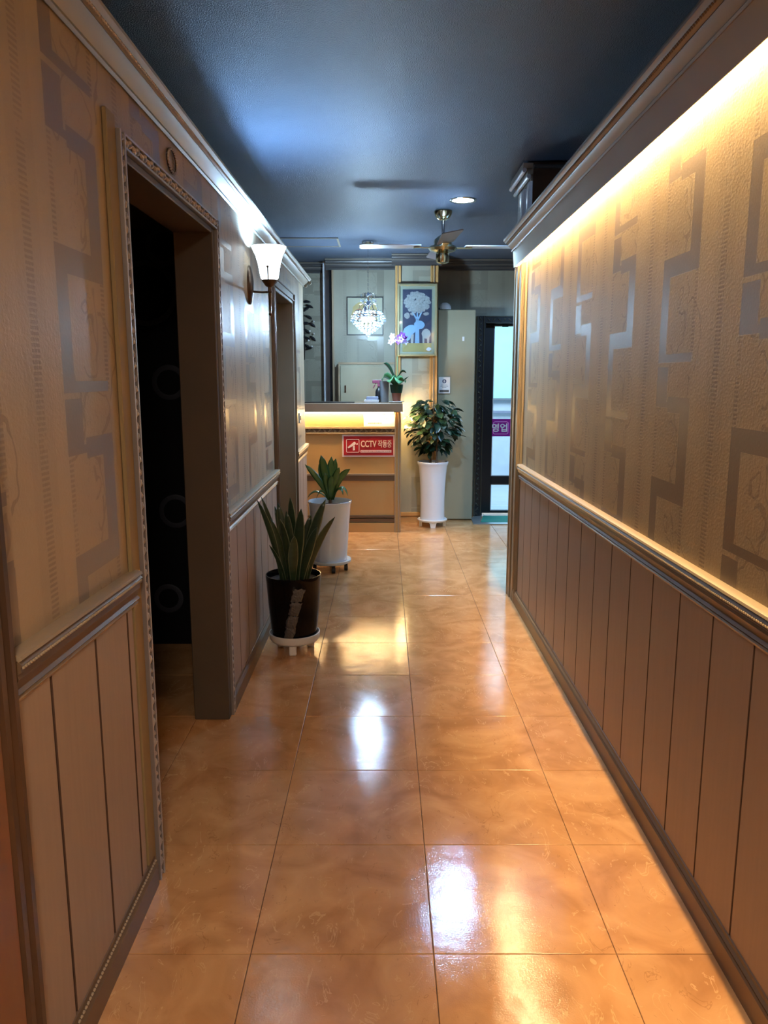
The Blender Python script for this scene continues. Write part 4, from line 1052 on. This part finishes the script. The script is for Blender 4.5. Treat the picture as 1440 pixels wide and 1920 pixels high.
for i, (tx, ty, tz, wd_, my) in enumerate([(-.058, -.02, .845, .034, 0), (.045, .03, .815, .03, 0), (.015, .02, .83, .03, 0), (-.175, .0, .775, .022, .02), (.15, -.02, .745, .026, .05), (.135, .03, .72, .022, .06),
        (-.08, .05, .77, .028, 0), (.075, -.05, .76, .026, .02), (-.165, .03, .525, .02, .08), (.13, .0, .545, .024, .10), (.10, -.06, .56, .022, .08), (-.09, -.07, .54, .02, .09), (.02, -.06, .70, .026, .03), (-.03, -.04, .72, .028, .0)]):
    P = bez((.008 + tx * .08, ty * .2, .52), (tx * (.35 if tz > .6 else .7), ty * .5, .52 + (tz - .52) * .5 + my + (0 if tz > .6 else .04)), (tx, ty, tz), 9)
    build_leaf(leaf_strip(MB(), P, leafw(9, wd_, .6), (1, .2, 0) if tz > .6 else (0, 1, .3), fold=.3, edge=.6 if False else .35, emi=0, mi=1), 'leaf', ['drac_leaf', 'drac_mid'], dp)

# ------------------------------------------------------------------ tall white planter with bushy plant
X1, Y1 = .457, 7.20
tp = thing('umbrella_plant', 'bushy dark green plant in a tall slim white planter before the pilaster', 'plant', (X1, Y1, 0))
st = thing('plant_stand', 'white four-legged tray under the tall white planter', 'plant stand', (X1, Y1, 0))
MB().lathe([(.0001, .050), (.125, .050), (.138, .058), (.140, .070), (.134, .074), (.12, .066), (.0001, .064)], n=44).build('tray', 'white_plastic', st, smooth=40)
for k in range(4):
    a = -pi / 2 + k * pi / 2; R = Matrix.Rotation(a, 4, 'Z')
    l = MB().prism([(-.045, .055), (.045, .055), (.030, .045), (.022, .0005), (-.022, .0005), (-.030, .045)], lambda y, z: (.098, y, z), lambda y, z: (.125, y, z)); l.v = [tuple(R @ Vector(v)) for v in l.v]
    l.build('leg', 'white_plastic', st)
MB().lathe([(.112, .067), (.116, .070), (.114, .12), (.113, .22), (.116, .35), (.124, .48), (.134, .57), (.142, .590), (.146, .600), (.146, .612), (.139, .614), (.134, .602), (.128, .57)], n=56, cap=False).lathe([(.0001, .068), (.113, .068)], n=56, cap=False).build('planter', 'white_ceramic', tp, smooth=40)
MB().lathe([(.0001, .575), (.129, .573)], n=32, cap=False).build('soil', 'soil', tp)
MB().tube([(-.02, 0, .56), (-.03, 0, .72), (-.01, 0, .86), (.02, .01, 1.0)], [.013, .012, .010, .006], 8).build('trunk', 'bark', tp, smooth=60)
MB().tube([(.03, -.02, .56), (.035, -.01, .75), (.07, 0, .92)], [.008, .007, .005], 8).build('trunk', 'bark', tp, smooth=60)
random.seed(21)
def ficus_mesh(mat):
    b = leaf_strip(MB(), bez((0, 0, 0), (.03, 0, .008), (.072, 0, -.008), 6), leafw(6, .020, .5), (0, 1, 0), fold=.25)
    me = bpy.data.meshes.new('leaf'); me.from_pydata(b.v, [], b.f); me.materials.append(M[mat]); me.polygons.foreach_set('use_smooth', [True] * len(me.polygons)); return me
fa, fb = ficus_mesh('ficus_leaf'), ficus_mesh('ficus_leaf_light')
for i in range(300):
    a = random.uniform(0, 2 * pi); r = random.random() ** .45
    zz = random.uniform(-1, 1); k = sqrt(max(0, 1 - zz * zz * .8))
    if zz < -.5: k *= .7
    p = Vector((r * k * .235 * cos(a) + .01, r * k * .17 * sin(a) * .95, .945 + zz * .25 * (r * .5 + .5)))
    if p.y > .15: p.y = .15
    link('leaf', fa if random.random() < .8 else fb, tp, p, (random.uniform(-.6, .6), random.uniform(-.1, .9), a + random.uniform(-.6, .6)), (random.uniform(1.0, 1.55),) * 3)
for (x, z) in [(.0, 1.19), (.10, 1.13), (-.14, 1.1), (.2, 1.05), (-.19, .98), (.19, .93), (.12, .80), (-.05, .84), (.05, .78), (-.12, .9)]:
    MB().tube(bez((0, 0, .9), (x * .4, -.01, .93), (x, 0, z), 6), .0028, 5).build('twig', 'bark', tp, smooth=60)
